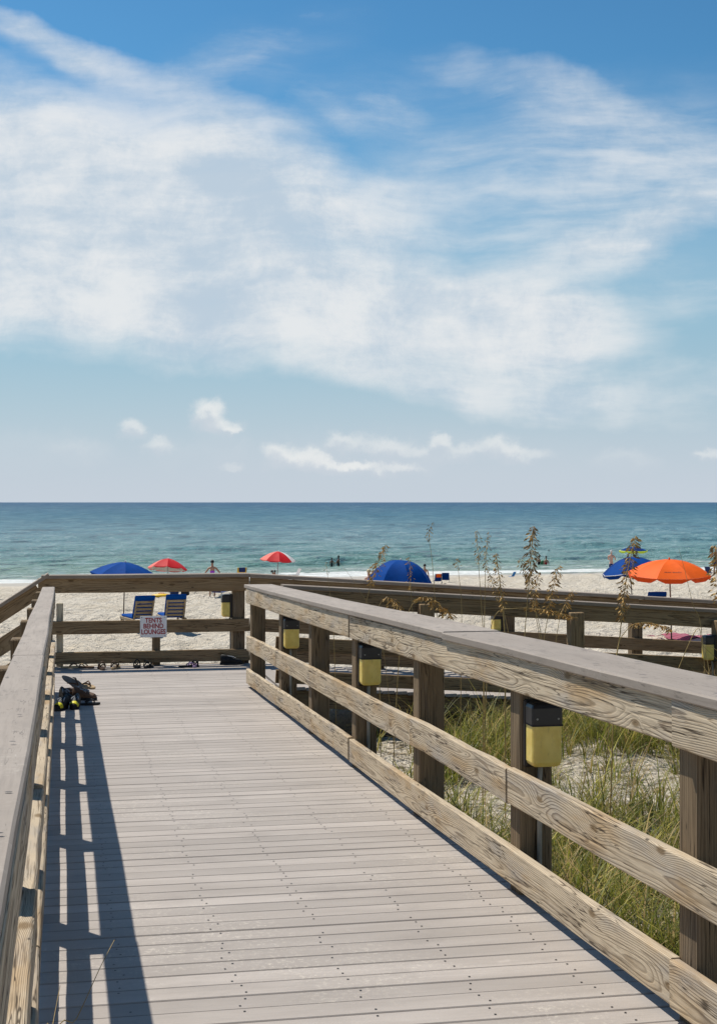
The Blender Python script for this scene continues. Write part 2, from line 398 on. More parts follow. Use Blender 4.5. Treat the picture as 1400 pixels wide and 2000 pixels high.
def sand_mat():
    m, t, b = material('beach_sand')
    geo = t.new('ShaderNodeNewGeometry').outputs['Position']
    x, y, z = t.sep(geo)
    nin = t.m('SUBTRACT', t.m('MULTIPLY', t.m('ADD', x, 22.0), .362), t.m('MULTIPLY', t.m('SUBTRACT', y, 89.0), .933))
    flat = t.xyz(x, y, 0.0)
    n1 = t.noise(flat, .35, 5, .6); n2 = t.noise(flat, 2.4, 5, .65); n3 = t.noise(flat, 60, 3, .6)
    c = t.mix(t.mr(n1, .3, .7), (.63, .555, .445), (.73, .66, .555))
    c = t.mix(t.mr(n2, .55, .75, 0, .35), c, (.46, .40, .32))
    c = t.mix(t.mr(n3, .4, .8, 0, .25), c, (.45, .38, .30))
    wetn = t.m('ADD', nin, t.m('MULTIPLY', t.m('SUBTRACT', t.noise(flat, .12, 4, .6), .5), 6.0))
    wet = t.mr(wetn, 7.5, 3.5)
    c = t.mix(t.m('MULTIPLY', wet, .8), c, (.40, .345, .27))
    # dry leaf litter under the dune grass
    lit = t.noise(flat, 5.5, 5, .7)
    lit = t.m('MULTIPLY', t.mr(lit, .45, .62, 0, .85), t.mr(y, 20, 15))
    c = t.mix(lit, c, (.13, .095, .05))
    t.put(b.inputs['Base Color'], c)
    t.put(b.inputs['Roughness'], t.mr(wet, 0, 1, .95, .35))
    b.inputs['Specular IOR Level'].default_value = .25
    h = t.m('ADD', t.noise(flat, 3.2, 5, .65), t.m('MULTIPLY', n3, .06))
    h = t.m('MULTIPLY', h, t.m('SUBTRACT', 1.0, t.m('MULTIPLY', wet, .92)))
    bump(t, b, h, 1.0, .40)
    return m
M['sand'] = sand_mat()

def sea_mat():
    m, t, b = material('sea_water')
    geo = t.new('ShaderNodeNewGeometry').outputs['Position']
    x, y, z = t.sep(geo)
    off = t.m('SUBTRACT', t.m('MULTIPLY', t.m('SUBTRACT', y, 89.0), .933), t.m('MULTIPLY', t.m('ADD', x, 22.0), .362))   # metres offshore
    along = t.m('ADD', t.m('MULTIPLY', x, .933), t.m('MULTIPLY', y, .362))
    sc = t.xyz(along, off, 0.0)
    big = t.noise(t.v('MULTIPLY', sc, (.012, .03, 1)), 1.0, 5, .6)
    w_off = t.m('MULTIPLY', off, t.m('ADD', .72, t.m('MULTIPLY', big, .56)))
    lg = t.m('DIVIDE', t.m('LOGARITHM', t.m('MAXIMUM', w_off, 1.0), 10.0), 4.0)       # 1 m -> 0, 10 km -> 1
    c = t.ramp(lg, [(0.0, (.36, .38, .30)), (.2, (.25, .34, .27)), (.32, (.15, .29, .235)), (.42, (.12, .26, .255)), (.54, (.075, .20, .245)), (.68, (.032, .135, .21)), (.85, (.009, .07, .155)), (1.0, (.008, .062, .15))])
    # light and shade of wave slopes painted into the colour, streaks of several lengths
    fx_ = t.m('DIVIDE', t.m('MULTIPLY', t.m('SUBTRACT', along, t.m('MULTIPLY', off, .388)), 60.0), t.m('ADD', t.m('MAXIMUM', off, 0.0), 97.0))
    ln_ = t.m('MULTIPLY', t.m('LOGARITHM', t.m('ADD', t.m('MAXIMUM', off, 0.0), 97.0), 2.718), 14.0)
    s4 = t.noise(t.xyz(t.m('MULTIPLY', fx_, .42), ln_, 0.0), 1.0, 7, .72, .4)
    s1 = t.noise(t.v('MULTIPLY', sc, (.05, .22, 1)), 1.0, 6, .65)
    s2 = t.noise(t.v('MULTIPLY', sc, (.006, .028, 1)), 1.0, 7, .65)
    s3 = t.noise(t.v('MULTIPLY', sc, (.35, 1.1, 1)), 1.0, 4, .6)
    s5 = t.noise(t.xyz(t.m('MULTIPLY', fx_, 1.3), t.m('MULTIPLY', ln_, 3.2), 0.0), 1.0, 4, .7, .3)
    sm = t.m('ADD', t.m('MULTIPLY', s1, .22), t.m('ADD', t.m('MULTIPLY', s2, .18), t.m('ADD', t.m('MULTIPLY', s3, .12), t.m('ADD', t.m('MULTIPLY', s4, .24), t.m('MULTIPLY', s5, .24)))))
    c = t.mix(t.mr(sm, .50, .58, 0, .9), c, t.mix(.62, c, (.006, .04, .065)))
    c = t.mix(t.mr(sm, .495, .42, 0, .75), c, t.mix(.5, c, (.26, .40, .40)))
    c = t.mix(t.mr(s5, .52, .66, 0, .62), c, t.mix(.6, c, (.004, .035, .06)))
    c = t.mix(t.mr(s5, .48, .34, 0, .5), c, (.30, .42, .43))
    c = t.mix(t.mr(s4, .54, .66, 0, .5), c, t.mix(.6, c, (.004, .035, .06)))
    # foam of the last breakers, broken along the shore
    wob = t.m('MULTIPLY', t.m('SUBTRACT', t.noise(t.xyz(t.m('MULTIPLY', along, .09), t.m('MULTIPLY', off, .05), 0.0), 1.0, 4, .6), .5), 9.0)
    fo = t.m('ADD', off, wob)
    fine = t.noise(t.v('MULTIPLY', sc, (.5, .9, 1)), 1.0, 6, .7)
    def band(c0, hw, th):
        d = t.m('ABSOLUTE', t.m('SUBTRACT', fo, c0))
        k = t.mr(d, hw, hw * .25)
        return t.mr(t.m('ADD', k, t.m('MULTIPLY', t.m('SUBTRACT', fine, .5), 1.7)), th, th + .25)
    fm = t.m('MAXIMUM', band(1.6, 4.0, .6), t.m('MULTIPLY', band(8.5, 2.0, .98), .8))
    fm = t.m('MAXIMUM', fm, t.m('MULTIPLY', band(17, 1.6, 1.15), .6))
    c = t.mix(fm, c, (.80, .82, .80))
    t.put(b.inputs['Base Color'], c)
    t.put(b.inputs['Roughness'], t.m('ADD', t.m('MULTIPLY', fm, .5), t.mr(off, 0, 400, .22, .38)))
    b.inputs['IOR'].default_value = 1.33
    t.put(b.inputs['Specular IOR Level'], t.mr(off, 0, 500, .3, .14))
    h1 = t.noise(t.v('MULTIPLY', sc, (1.2, 2.6, 1)), 1.0, 5, .6)
    h2 = t.noise(t.v('MULTIPLY', sc, (.16, .5, 1)), 1.0, 5, .6)
    bump(t, b, t.m('ADD', t.m('MULTIPLY', h1, .5), t.m('MULTIPLY', h2, 1.6)), 1.0, 1.0)
    return m
M['sea'] = sea_mat()

def grass_mat():
    m, t, b = material('dune_grass_blades')
    at = t.new('ShaderNodeAttribute', attribute_name='tint').outputs['Color']
    t.put(b.inputs['Base Color'], at)
    b.inputs['Roughness'].default_value = .55
    b.inputs['Specular IOR Level'].default_value = .3
    tr = t.new('ShaderNodeBsdfTranslucent'); t.put(tr.inputs['Color'], t.mix(.5, at, (.30, .36, .06), 'MIX'))
    mx = t.new('ShaderNodeMixShader'); mx.inputs[0].default_value = .3
    t.l.new(b.outputs[0], mx.inputs[1]); t.l.new(tr.outputs[0], mx.inputs[2])
    t.l.new(mx.outputs[0], t.n['Material Output'].inputs['Surface'])
    return m
M['grass'] = grass_mat()
M['stalk'] = plain('dry_stalk', (.42, .29, .11), .6, .25, 25)
M['stalkgreen'] = plain('olive_stalk', (.20, .19, .06), .6, .25, 25)
M['seed'] = plain('seed_husk', (.55, .335, .105), .65, .35, 60)
M['seeddark'] = plain('seed_husk_dark', (.22, .14, .06), .65, .35, 60)

M['blue'] = plain('blue_canvas', (.0015, .06, .29), .75, .1, 6, .08, 0, True)
M['bluedark'] = plain('navy_canvas', (.002, .036, .19), .75, .1, 6, .08, 0, True)
M['bluelight'] = plain('sky_blue_canvas', (.03, .24, .60), .65, .1, 6, .2, 0, True)
M['red'] = plain('red_canvas', (.66, .012, .02), .65, .1, 6, .2, 0, True)
M['pink'] = plain('faded_red_canvas', (.86, .20, .16), .65, .1, 6, .2, 0, True)
M['white'] = plain('white_canvas', (.78, .76, .74), .6, .06, 10, .2, 0, True)
M['silver'] = plain('silver_canvas', (.50, .49, .48), .35, .12, 9, .5)
M['orange'] = plain('orange_canvas', (.92, .135, .008), .65, .06, 6, .2, 0, True)
M['orangedark'] = plain('orange_valance', (.80, .085, .006), .65, .06, 6, .2, 0, True)
M['yellow'] = plain('yellow_plastic', (.80, .50, .015), .45, .1, 10)
M['lime'] = plain('lime_trim', (.62, .72, .04), .5, .08, 10)
M['print'] = plain('dark_print', (.12, .04, .03), .6, .1)
M['polewood'] = plain('pole_brown', (.17, .12, .09), .5, .15, 12)
M['polemetal'] = plain('pole_grey', (.33, .33, .32), .35, .1, 12, .5)
M['purple'] = plain('purple_swimsuit', (.42, .06, .62), .6, .1, 20)
M['skin'] = plain('sun_tanned_skin', (.44, .235, .15), .5, .08, 20)
M['skindark'] = plain('brown_skin', (.20, .10, .065), .5, .08, 20)
M['skinpink'] = plain('pale_pink_skin', (.62, .36, .28), .5, .08, 20)
M['hairdark'] = plain('dark_hair', (.015, .011, .01), .5, .2, 60)
M['hairfair'] = plain('fair_hair', (.55, .43, .26), .5, .2, 60)
M['black'] = plain('black_fabric', (.014, .014, .017), .75, .25, 40)
M['shoeblack'] = plain('black_shoe_mesh', (.012, .012, .014), .65, .3, 120, .3, .2)
M['shoegrey'] = plain('grey_trim', (.33, .34, .36), .45, .1, 40)
M['neon'] = plain('neon_yellow', (.72, .66, .03), .45, .08, 40)
M['rubber'] = plain('black_rubber', (.02, .02, .022), .7, .2, 40)
M['brownstrap'] = plain('brown_leather', (.12, .068, .04), .6, .2, 60)
M['greyfoam'] = plain('grey_foam', (.26, .215, .18), .75, .15, 60)
M['tanfoam'] = plain('tan_cork', (.42, .30, .17), .75, .2, 60)
M['pinkstrap'] = plain('lilac_strap', (.40, .28, .46), .5, .1, 40)
M['green'] = plain('green_float', (.05, .24, .11), .5, .1, 20)
M['swimred'] = plain('red_swimwear', (.50, .02, .03), .6, .1, 20)
M['navy'] = plain('navy_shorts', (.012, .03, .12), .65, .15, 30)
def towel_mat():
    m, t, b = material('striped_towel')
    tcx = t.new('ShaderNodeTexCoord').outputs['Object']
    x, y, z = t.sep(tcx)
    st = t.m('FRACT', t.m('MULTIPLY', y, 7.0))
    c = t.mix(t.mr(st, .4, .5), (.30, .06, .11), (.36, .13, .17))
    t.put(b.inputs['Base Color'], t.mix(t.m('MULTIPLY', t.noise(tcx, 40, 3), .4), c, (.22, .05, .10)))
    b.inputs['Roughness'].default_value = .95
    return m
M['towel'] = towel_mat()

# ------------------------------------------------------------------ mesh helper
class MB:
    def __init__(self): self.v = []; self.f = []; self.mi = []
    def add(self, vs, fs, mi=0, mat=None):
        o = len(self.v)
        self.v += [tuple(mat @ Vector(p)) if mat is not None else tuple(p) for p in vs]
        self.f += [tuple(o + i for i in f) for f in fs]; self.mi += [mi] * len(fs)
        return self
    def box(self, cx, cy, cz, sx, sy, sz, c=0.0, mat=None, mi=0):
        hx, hy, hz = sx / 2, sy / 2, sz / 2
        if c <= 0:
            vs = [(cx + i * hx, cy + j * hy, cz + k * hz) for i in (-1, 1) for j in (-1, 1) for k in (-1, 1)]
            fs = [(0, 1, 3, 2), (4, 6, 7, 5), (0, 4, 5, 1), (2, 3, 7, 6), (0, 2, 6, 4), (1, 5, 7, 3)]
            return self.add(vs, fs, mi, mat)
        c = min(c, hx * .9, hy * .9, hz * .9)
        vs = []; idx = {}
        for i in (-1, 1):
            for j in (-1, 1):
                for k in (-1, 1):
                    for a in range(3):
                        h = [hx - c, hy - c, hz - c]; h[a] += c
                        idx[i, j, k, a] = len(vs); vs.append((cx + i * h[0], cy + j * h[1], cz + k * h[2]))
        fs = []
        for a in range(3):
            b, d = (a + 1) % 3, (a + 2) % 3
            for s in (-1, 1):
                q = []
                for (p, r) in ((-1, -1), (1, -1), (1, 1), (-1, 1)):
                    t = [0, 0, 0]; t[a] = s; t[b] = p; t[d] = r; q.append(idx[t[0], t[1], t[2], a])
                fs.append(q if s > 0 else q[::-1])
            for p in (-1, 1):
                for r in (-1, 1):
                    t0 = [0, 0, 0]; t1 = [0, 0, 0]
                    t0[a] = -1; t1[a] = 1
                    for t in (t0, t1): t[b] = p; t[d] = r
                    q = [idx[t0[0], t0[1], t0[2], b], idx[t1[0], t1[1], t1[2], b], idx[t1[0], t1[1], t1[2], d], idx[t0[0], t0[1], t0[2], d]]
                    fs.append(q if p * r > 0 else q[::-1])
        for i in (-1, 1):
            for j in (-1, 1):
                for k in (-1, 1):
                    q = [idx[i, j, k, 0], idx[i, j, k, 1], idx[i, j, k, 2]]
                    fs.append(q if i * j * k > 0 else q[::-1])
        return self.add(vs, fs, mi, mat)
    def tube(self, pts, rad, seg=6, mi=0, cap=True, mat=None):
        pts = [Vector(p) for p in pts]; n = len(pts)
        rad = [rad] * n if not isinstance(rad, (list, tuple)) else rad
        vs = []; fs = []
        d0 = (pts[1] - pts[0]).normalized()
        up = Vector((0, 0, 1)) if abs(d0.z) < .9 else Vector((1, 0, 0))
        e1 = d0.cross(up).normalized()
        for i in range(n):
            d = (pts[min(i + 1, n - 1)] - pts[max(i - 1, 0)]).normalized()
            e1 = (e1 - d * e1.dot(d)).normalized(); e2 = d.cross(e1)
            for k in range(seg):
                a = 2 * PI * k / seg
                vs.append(pts[i] + (e1 * math.cos(a) + e2 * math.sin(a)) * rad[i])
        for i in range(n - 1):
            for k in range(seg):
                a = i * seg + k; b = i * seg + (k + 1) % seg
                fs.append((a, b, b + seg, a + seg))
        if cap:
            fs.append(tuple(range(seg))[::-1]); fs.append(tuple((n - 1) * seg + k for k in range(seg)))
        return self.add(vs, fs, mi, mat)
    def loft(self, rings, mi=0, cap=True, mat=None):
        m = len(rings[0]); vs = [p for r in rings for p in r]; fs = []
        for i in range(len(rings) - 1):
            for k in range(m):
                a = i * m + k; b = i * m + (k + 1) % m
                fs.append((a, b, b + m, a + m))
        if cap: fs.append(tuple(range(m))[::-1]); fs.append(tuple((len(rings) - 1) * m + k for k in range(m)))
        return self.add(vs, fs, mi, mat)
    def mesh(self, name, mats, smooth=False):
        me = bpy.data.meshes.new(name); me.from_pydata(self.v, [], self.f)
        for m in (mats if isinstance(mats, (list, tuple)) else [mats]): me.materials.append(m)
        if any(self.mi): me.polygons.foreach_set('material_index', self.mi)
        if smooth: me.polygons.foreach_set('use_smooth', [True] * len(self.f))
        me.update(); return me
    def build(self, name, mats, parent=None, smooth=False):
        return link(name, self.mesh(name, mats, smooth), parent)

def link(name, me, parent=None, matrix=None):
    o = bpy.data.objects.new(name, me); COL.objects.link(o)
    if matrix is not None: o.matrix_basis = matrix
    if parent is not None: o.parent = parent
    return o
def tag(o, label=None, cat=None, group=None, kind=None):
    if label: o['label'] = label
    if cat: o['category'] = cat
    if group: o['group'] = group
    if kind: o['kind'] = kind
    return o
def thing(name, label, cat, loc=(0, 0, 0), rz=0.0, group=None, kind=None):
    o = bpy.data.objects.new(name, None); COL.objects.link(o); o.empty_display_size = .1
    o.location = loc; o.rotation_euler = (0, 0, rz)
    return tag(o, label, cat, group, kind)
def copy_tree(o, parent=None):
    c = o.copy(); COL.objects.link(c)
    if parent is not None: c.parent = parent
    for ch in list(o.children): copy_tree(ch, c)
    return c

def frame_matrix(origin, xaxis, zhint=Vector((0, 0, 1))):
    x = Vector(xaxis).normalized(); z = zhint - x * zhint.dot(x); z.normalize(); y = z.cross(x)
    m = Matrix((x, y, z)).transposed().to_4x4(); m.translation = origin
    return m

BOARDS = {}
def board_mesh(L, h, th, wob=0.004, ch=0.006, mat='rail', variant=0):
    key = (round(L, 2), round(h, 3), round(th, 3), mat, variant)
    if key in BOARDS: return BOARDS[key]
    rnd = random.Random(hash(key) & 0xffff)
    n = 7; rings = []
    hy, hz = th / 2, h / 2; c = ch
    prof = [(-hy + c, -hz), (hy - c, -hz), (hy, -hz + c), (hy, hz - c), (hy - c, hz), (-hy + c, hz), (-hy, hz - c), (-hy, -hz + c)]
    for i in range(n):
        x = -L / 2 + L * i / (n - 1)
        oy = rnd.uniform(-wob, wob); oz = rnd.uniform(-wob, wob) * .8; tw = rnd.uniform(-.008, .008)
        rings.append([(x, p + oy - q * tw, q + oz + p * tw) for p, q in prof])
    mb = MB(); mb.loft(rings)
    BOARDS[key] = mb.mesh('board', M[mat]); return BOARDS[key]
VAR = [0]
def board(parent, a, b, h, th, mat='rail', name='rail_board', zhint=Vector((0, 0, 1)), wob=.004, label=None):
    """board whose centreline runs a -> b, h tall, th thick"""
    a = Vector(a); b = Vector(b); VAR[0] = (VAR[0] + 1) % 3
    me = board_mesh((b - a).length, h, th, wob, mat=mat, variant=VAR[0])
    o = link(name, me, parent, frame_matrix((a + b) / 2, b - a, zhint))
    if label: o['label'] = label
    return o
POSTS = {}
def post(parent, r, s, ztop, zbot, size=.155, mat='post'):
    L = ztop - zbot; key = (round(L, 1), size, mat)
    if key not in POSTS:
        mb = MB(); mb.box(0, 0, 0, round(L, 1) + .0, size, size, .008); POSTS[key] = mb.mesh('post', M[mat])
    p = Wp(r, s, ztop - round(L, 1) / 2)
    m = frame_matrix(p, (0, 0, 1), Vector((-SN, CT, 0)))
    return link('post', POSTS[key], parent, m)

# ================================================================== ground and sea
def grid_object(name, X, Y, Z, mat, kind, smooth=True):
    ny, nx = X.shape
    co = np.stack([X, Y, Z], -1).reshape(-1, 3)
    i = np.arange(ny * nx).reshape(ny, nx)
    q = np.stack([i[:-1, :-1], i[:-1, 1:], i[1:, 1:], i[1:, :-1]], -1).reshape(-1, 4)
    me = bpy.data.meshes.new(name)
    me.vertices.add(len(co)); me.vertices.foreach_set('co', co.ravel().astype(np.float32))
    me.loops.add(q.size); me.loops.foreach_set('vertex_index', q.ravel().astype(np.int32))
    me.polygons.add(len(q)); me.polygons.foreach_set('loop_start', np.arange(0, q.size, 4, dtype=np.int32))
    me.polygons.foreach_set('use_smooth', np.ones(len(q), bool))
    me.update(calc_edges=True); me.validate()
    me.materials.append(M[mat])
    o = link(name, me); o['kind'] = kind
    return o
gx = np.concatenate([[-2500, -900, -300, -120, -60, -38], np.arange(-24, -12, 1.0), np.arange(-12, 26, .16), np.arange(26, 40, 1.0), [60, 130, 320, 900, 2500]])
gy = np.concatenate([[-900, -200, -50, -15], np.arange(-4, 6, .8), np.arange(6, 24, .16), np.arange(24, 40, .16), np.arange(40, 75, .24), np.arange(75, 130, .8), [160, 260]])
X, Y = np.meshgrid(gx, gy)
Z = ground(np.clip(X, -150, 150), Y)
nn = shore_n(X, Y)
Z = np.where(nn < -30, np.minimum(Z, -3.8), Z)
o = grid_object('beach_sand', X, Y, Z, 'sand', 'structure')
tag(o, 'pale trampled beach sand running down to the waterline', 'beach')

mrows = [-2.0]
while mrows[-1] < 42000: mrows.append(mrows[-1] + .3 * (1 + (max(mrows[-1], 0) / 45) ** 1.75))
mrows = np.array(mrows)
tau = np.concatenate([[-60, -22, -9, -4, -2, -1.4], np.linspace(-1, 1, 420), [1.4, 2, 4, 9, 22, 60]])
TT, MM = np.meshgrid(tau, mrows)
tt = .388 * MM + TT * (62 + .42 * MM)
SX = 0.0 + tt * .933 - MM * .362; SY = 97.5 + tt * .362 + MM * .933
dm = .3 * (1 + (np.maximum(MM, 0) / 45) ** 1.75)
H = np.zeros_like(MM)
for lam, amp, sd_ in ((16, .34, 1), (7.5, .30, 2), (3.6, .19, 3), (1.8, .10, 4)):
    fade = np.clip(lam / (3.2 * dm) - .35, 0, 1)
    warpn = 1.6 * lam * (vnoise(tt / (lam * 3.5), MM / (lam * 3), sd_ + 20) - .5)
    crest = vnoise(tt / (lam * 2.2), (MM + warpn) / (lam * .62), sd_)
    H += amp * fade * (crest - .5) * 2
H *= np.clip((MM - 1) / 14, 0.08, 1)
inner = (np.abs(TT) <= 1)
o = grid_object('sea', SX, SY, SEA_Z + .02 + np.where(inner, H, 0), 'sea', 'structure')
tag(o, 'turquoise to deep blue sea with small waves reaching the horizon', 'sea')

# ================================================================== boardwalk deck
bw = thing('boardwalk', 'grey composite boardwalk ramp running down between two railings', 'boardwalk', kind='structure')
PITCH = .147
plank_me = {}
def plank(parent, center, xdir, L, zh=Vector((0, 0, 1))):
    key = round(L, 2)
    if key not in plank_me:
        mb = MB(); mb.box(0, 0, 0, L, PITCH - .0075, .034, .004); plank_me[key] = mb.mesh('plank', M['deck'])
    return link('plank', plank_me[key], parent, frame_matrix(center, xdir, zh))
ramp_up = Vector((0, 0, 1)) + Wp(0, 1) * .0266
s = .9; screws = MB()
def screw(c, r=.0052):
    screws.add([(c.x + r * math.cos(k * PI / 3), c.y + r * math.sin(k * PI / 3), c.z) for k in range(6)], [tuple(range(6))])
JOISTS = (.21, .63, 1.05, 1.47, 1.89)
while s < 18.75:
    jz = random.uniform(-.0015, .0015); jr = random.uniform(-.006, .006)
    land = s >= RAMP_END
    r0, r1 = (-.75, 2.36) if land else (-.33, 2.30)
    c = Wp((r0 + r1) / 2 + jr, s, deck_z(s) - .017 + jz)
    d = Wp(1, random.uniform(-.0009, .0009))
    plank(bw, c, d, r1 - r0, Vector((0, 0, 1)) if land else ramp_up)
    for jr_ in JOISTS:
        for q in (-.036, .036):
            if random.random() < .74:
                screw(Wp(jr_ + random.uniform(-.022, .022), s + q + random.uniform(-.006, .006), deck_z(s + q) + jz + .0022))
    s += PITCH
so = screws.build('screw', M['screw'], bw); so['kind'] = 'stuff'
for jr_ in JOISTS + (-.2, 2.2):
    a = Wp(jr_, .9, deck_z(.9) - .135); b = Wp(jr_, RAMP_END - .02, deck_z(RAMP_END - .02) - .135)
    board(bw, a, b, .19, .045, 'post', 'joist', wob=.001)
    board(bw, Wp(jr_, RAMP_END, -.135), Wp(jr_, 18.75, -.135), .19, .045, 'post', 'joist', wob=.001)
board(bw, Wp(-.75, 18.80, -.1), Wp(2.36, 18.80, -.1), .2, .04, 'post', 'fascia_board')

sr = thing('side_ramp', 'second boardwalk falling away to the right behind the dune grass', 'boardwalk', kind='structure')
r = 2.46
while r < 13.2:
    dirv = Wp(0, 1)
    plank(sr, Wp(r, 17.47, side_z(r) - .017 + random.uniform(-.0015, .0015)), dirv, 2.5, Vector((0, 0, 1)))
    r += PITCH
for q in (16.3, 17.5, 18.7):
    board(sr, Wp(2.4, q, side_z(2.4) - .135), Wp(13.1, q, side_z(13.1) - .135), .19, .045, 'brown', 'joist', wob=.001)

# ================================================================== railings of the ramp
HC, HT, HM, HL = 1.12, 1.02, .495, .125       # centre heights: cap, top board, middle board, low board
posts_s = [16.17 + .085, 14.02, 12.26, 10.36, 8.46, 6.52, 4.60, 2.68, .8]
GZ = lambda r_, s_: gz(*Wp(r_, s_).xy)
def jit(v=.006): return random.uniform(-v, v)
def run(parent, r_face, sgn, s_lo, s_hi, height, joints, mat='rail', th=.042, h=.165, off=0.0):
    cuts = [s_hi] + [j for j in joints if s_lo < j < s_hi] + [s_lo]
    out = []
    for a, b in zip(cuts[:-1], cuts[1:]):
        ra = r_face + sgn * th / 2 + jit(.005); rb = r_face + sgn * th / 2 + jit(.005)
        out.append(board(parent, Wp(ra, a - .002, deck_z(min(a, RAMP_END - .001)) + height + jit()), Wp(rb, b + .002, deck_z(b) + height + jit()), h, th, mat))
    return out
rr = thing('wooden_railing', 'long sunlit weathered railing with wide grey cap along the right side of the ramp', 'railing', Wp(2.1, 8.5, deck_z(8.5)))
def rel(root):                 # children are built in world space, then re-based on the thing
    inv = (Matrix.Translation(root.location) @ root.rotation_euler.to_matrix().to_4x4()).inverted()
    for ch in root.children: ch.matrix_basis = inv @ ch.matrix_basis
for q in posts_s:
    post(rr, 2.02 + .042 + .0785, q, deck_z(min(q, 16.29)) + HT + .075, min(GZ(2.14, q) - .4, -.7))
run(rr, 2.02, 1, .7, 16.32, HT, (10.33, 4.62))
run(rr, 2.02, 1, .7, 16.32, HM, (14.02, 8.46, 6.52, 2.7))
run(rr, 2.02, 1, .7, 16.32, HL, (14.0, 10.36, 4.65))
capcuts = [16.45, 7.62, .7]
for a, b in zip(capcuts[:-1], capcuts[1:]):
    board(rr, Wp(2.165 + jit(.004), a - .002, deck_z(min(a, 16.29)) + HC), Wp(2.165, b + .002, deck_z(b) + HC), .04, .32, 'cap', 'cap_board', wob=.005)
mb = MB()
for q in np.arange(1.2, 16.2, .62):
    for e in (2.06, 2.26):
        c = Wp(e + random.uniform(-.03, .03), q + random.uniform(-.1, .1), 0); c.z = deck_z(q) + HC + .0255
        mb.add([(c.x + .017 * math.cos(k * PI / 3), c.y + .006 * math.sin(k * PI / 3), c.z) for k in range(6)], [tuple(range(6))])
o = mb.build('screw', M['screw'], rr); o['kind'] = 'stuff'
rel(rr)

lr = thing('wooden_railing', 'weathered railing at the left edge of the ramp casting its shadow on the deck', 'railing', Wp(-.2, 8.5, deck_z(8.5)))
for q in posts_s:
    post(lr, -.08 - .05 - .0785, q, deck_z(min(q, 16.29)) + HT + .075, min(GZ(-.2, q) - .4, -.7))
run(lr, -.08, -1, .7, 16.3, HT, (12.26, 6.5), th=.042, h=.155)
run(lr, -.08, -1, .7, 16.3, HM, (14.02, 10.36, 6.52, 4.6), th=.046, h=.15)
run(lr, -.08, -1, .7, 16.3, HL, (12.2, 8.46, 5.3), th=.042, h=.15)
capcuts = [16.4, 6.62, .7]
for a, b in zip(capcuts[:-1], capcuts[1:]):
    board(lr, Wp(-.148 + jit(.003), a - .002, deck_z(min(a, 16.29)) + HC), Wp(-.148, b + .002, deck_z(b) + HC), .04, .135, 'cap', 'cap_board', wob=.004)
mb = MB()
for q in np.arange(1.2, 16.2, .62):
    for e in (-.19, -.11):
        c = Wp(e + random.uniform(-.012, .012), q + random.uniform(-.1, .1), 0); c.z = deck_z(q) + HC + .025
        mb.add([(c.x + .009 * math.cos(k * PI / 3), c.y + .005 * math.sin(k * PI / 3), c.z) for k in range(6)], [tuple(range(6))])
o = mb.build('screw', M['screw'], lr); o['kind'] = 'stuff'
rel(lr)

# end railing across the landing
SE = 18.65
er = thing('wooden_railing', 'brown railing across the seaward end of the landing with a white sign on it', 'railing', Wp(1.0, SE, 0))
post(er, 2.215, SE + .1, 1.05, GZ(2.2, SE) - .5, .155)
post(er, 1.165, SE + .075, .56, GZ(1, SE) - .5, .10)
post(er, -.20, SE + .1, 1.05, GZ(-.2, SE) - .5, .155)
post(er, -.035, SE + .16, .80, GZ(-.05, SE) - .5, .085, 'palepost')['label'] = 'pale post beside the left corner of the end railing'
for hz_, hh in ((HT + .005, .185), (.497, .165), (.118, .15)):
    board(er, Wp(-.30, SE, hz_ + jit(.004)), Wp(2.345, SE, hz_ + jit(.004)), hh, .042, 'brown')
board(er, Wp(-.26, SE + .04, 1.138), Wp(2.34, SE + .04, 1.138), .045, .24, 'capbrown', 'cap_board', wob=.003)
rel(er)

# railing of the stairs that drop to the left of the landing
st = thing('wooden_railing', 'sloping brown stair railing dropping to the left of the landing', 'railing', Wp(-.3, SE, 0))
SLP = math.tan(math.radians(33))
def stz(r_): return SLP * (r_ + .25)
for r_ in (-1.3, -2.5):
    post(st, r_, SE + .1, stz(r_) + 1.0, GZ(r_, SE) - .5, .14)
for hz_, hh in ((1.005, .185), (.60, .20), (.22, .19)):
    board(st, Wp(-.29, SE + .004, stz(-.29) + hz_), Wp(-3.0, SE, stz(-3.0) + hz_), hh, .042, 'brown')
board(st, Wp(-.17, SE + .04, stz(-.17) + 1.115), Wp(-3.0, SE + .04, stz(-3.0) + 1.138), .045, .24, 'capbrown', 'cap_board')
rel(st)
sb = thing('beach_stairs', 'wooden steps going down from the landing to the beach on the left', 'stairs', Wp(-1.0, 17.5, -.3))
for k in range(9):
    r_ = -.9 - .28 * k; z_ = -.18 * (k + 1)
    if k > 8: break
    board(sb, Wp(r_, 16.5, z_), Wp(r_, 18.5, z_), .04, .29, 'deck', 'tread', wob=.001)
for q in (16.55, 18.45):
    board(sb, Wp(-.76, q, -.22), Wp(-3.3, q, -1.86), .26, .045, 'brown', 'stringer')
rel(sb)

# side ramp railings: far one and near one
fr = thing('wooden_railing', 'far brown railing of the side ramp with the beach right behind it', 'railing', Wp(6, SE, side_z(6)))
fposts = [4.05, 5.83, 7.64, 9.45, 11.2, 12.9]
for r_ in fposts: post(fr, r_, SE + .1, side_z(r_) + 1.06, GZ(r_, SE) - .5)
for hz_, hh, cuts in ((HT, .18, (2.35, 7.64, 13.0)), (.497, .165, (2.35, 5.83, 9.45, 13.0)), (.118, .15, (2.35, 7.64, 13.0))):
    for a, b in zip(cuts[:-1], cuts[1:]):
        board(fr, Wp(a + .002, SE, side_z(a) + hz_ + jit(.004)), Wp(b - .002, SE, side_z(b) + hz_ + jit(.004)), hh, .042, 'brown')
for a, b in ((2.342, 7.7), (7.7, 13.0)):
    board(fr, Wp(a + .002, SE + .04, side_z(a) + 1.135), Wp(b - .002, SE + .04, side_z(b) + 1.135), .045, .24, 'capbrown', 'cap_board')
rel(fr)
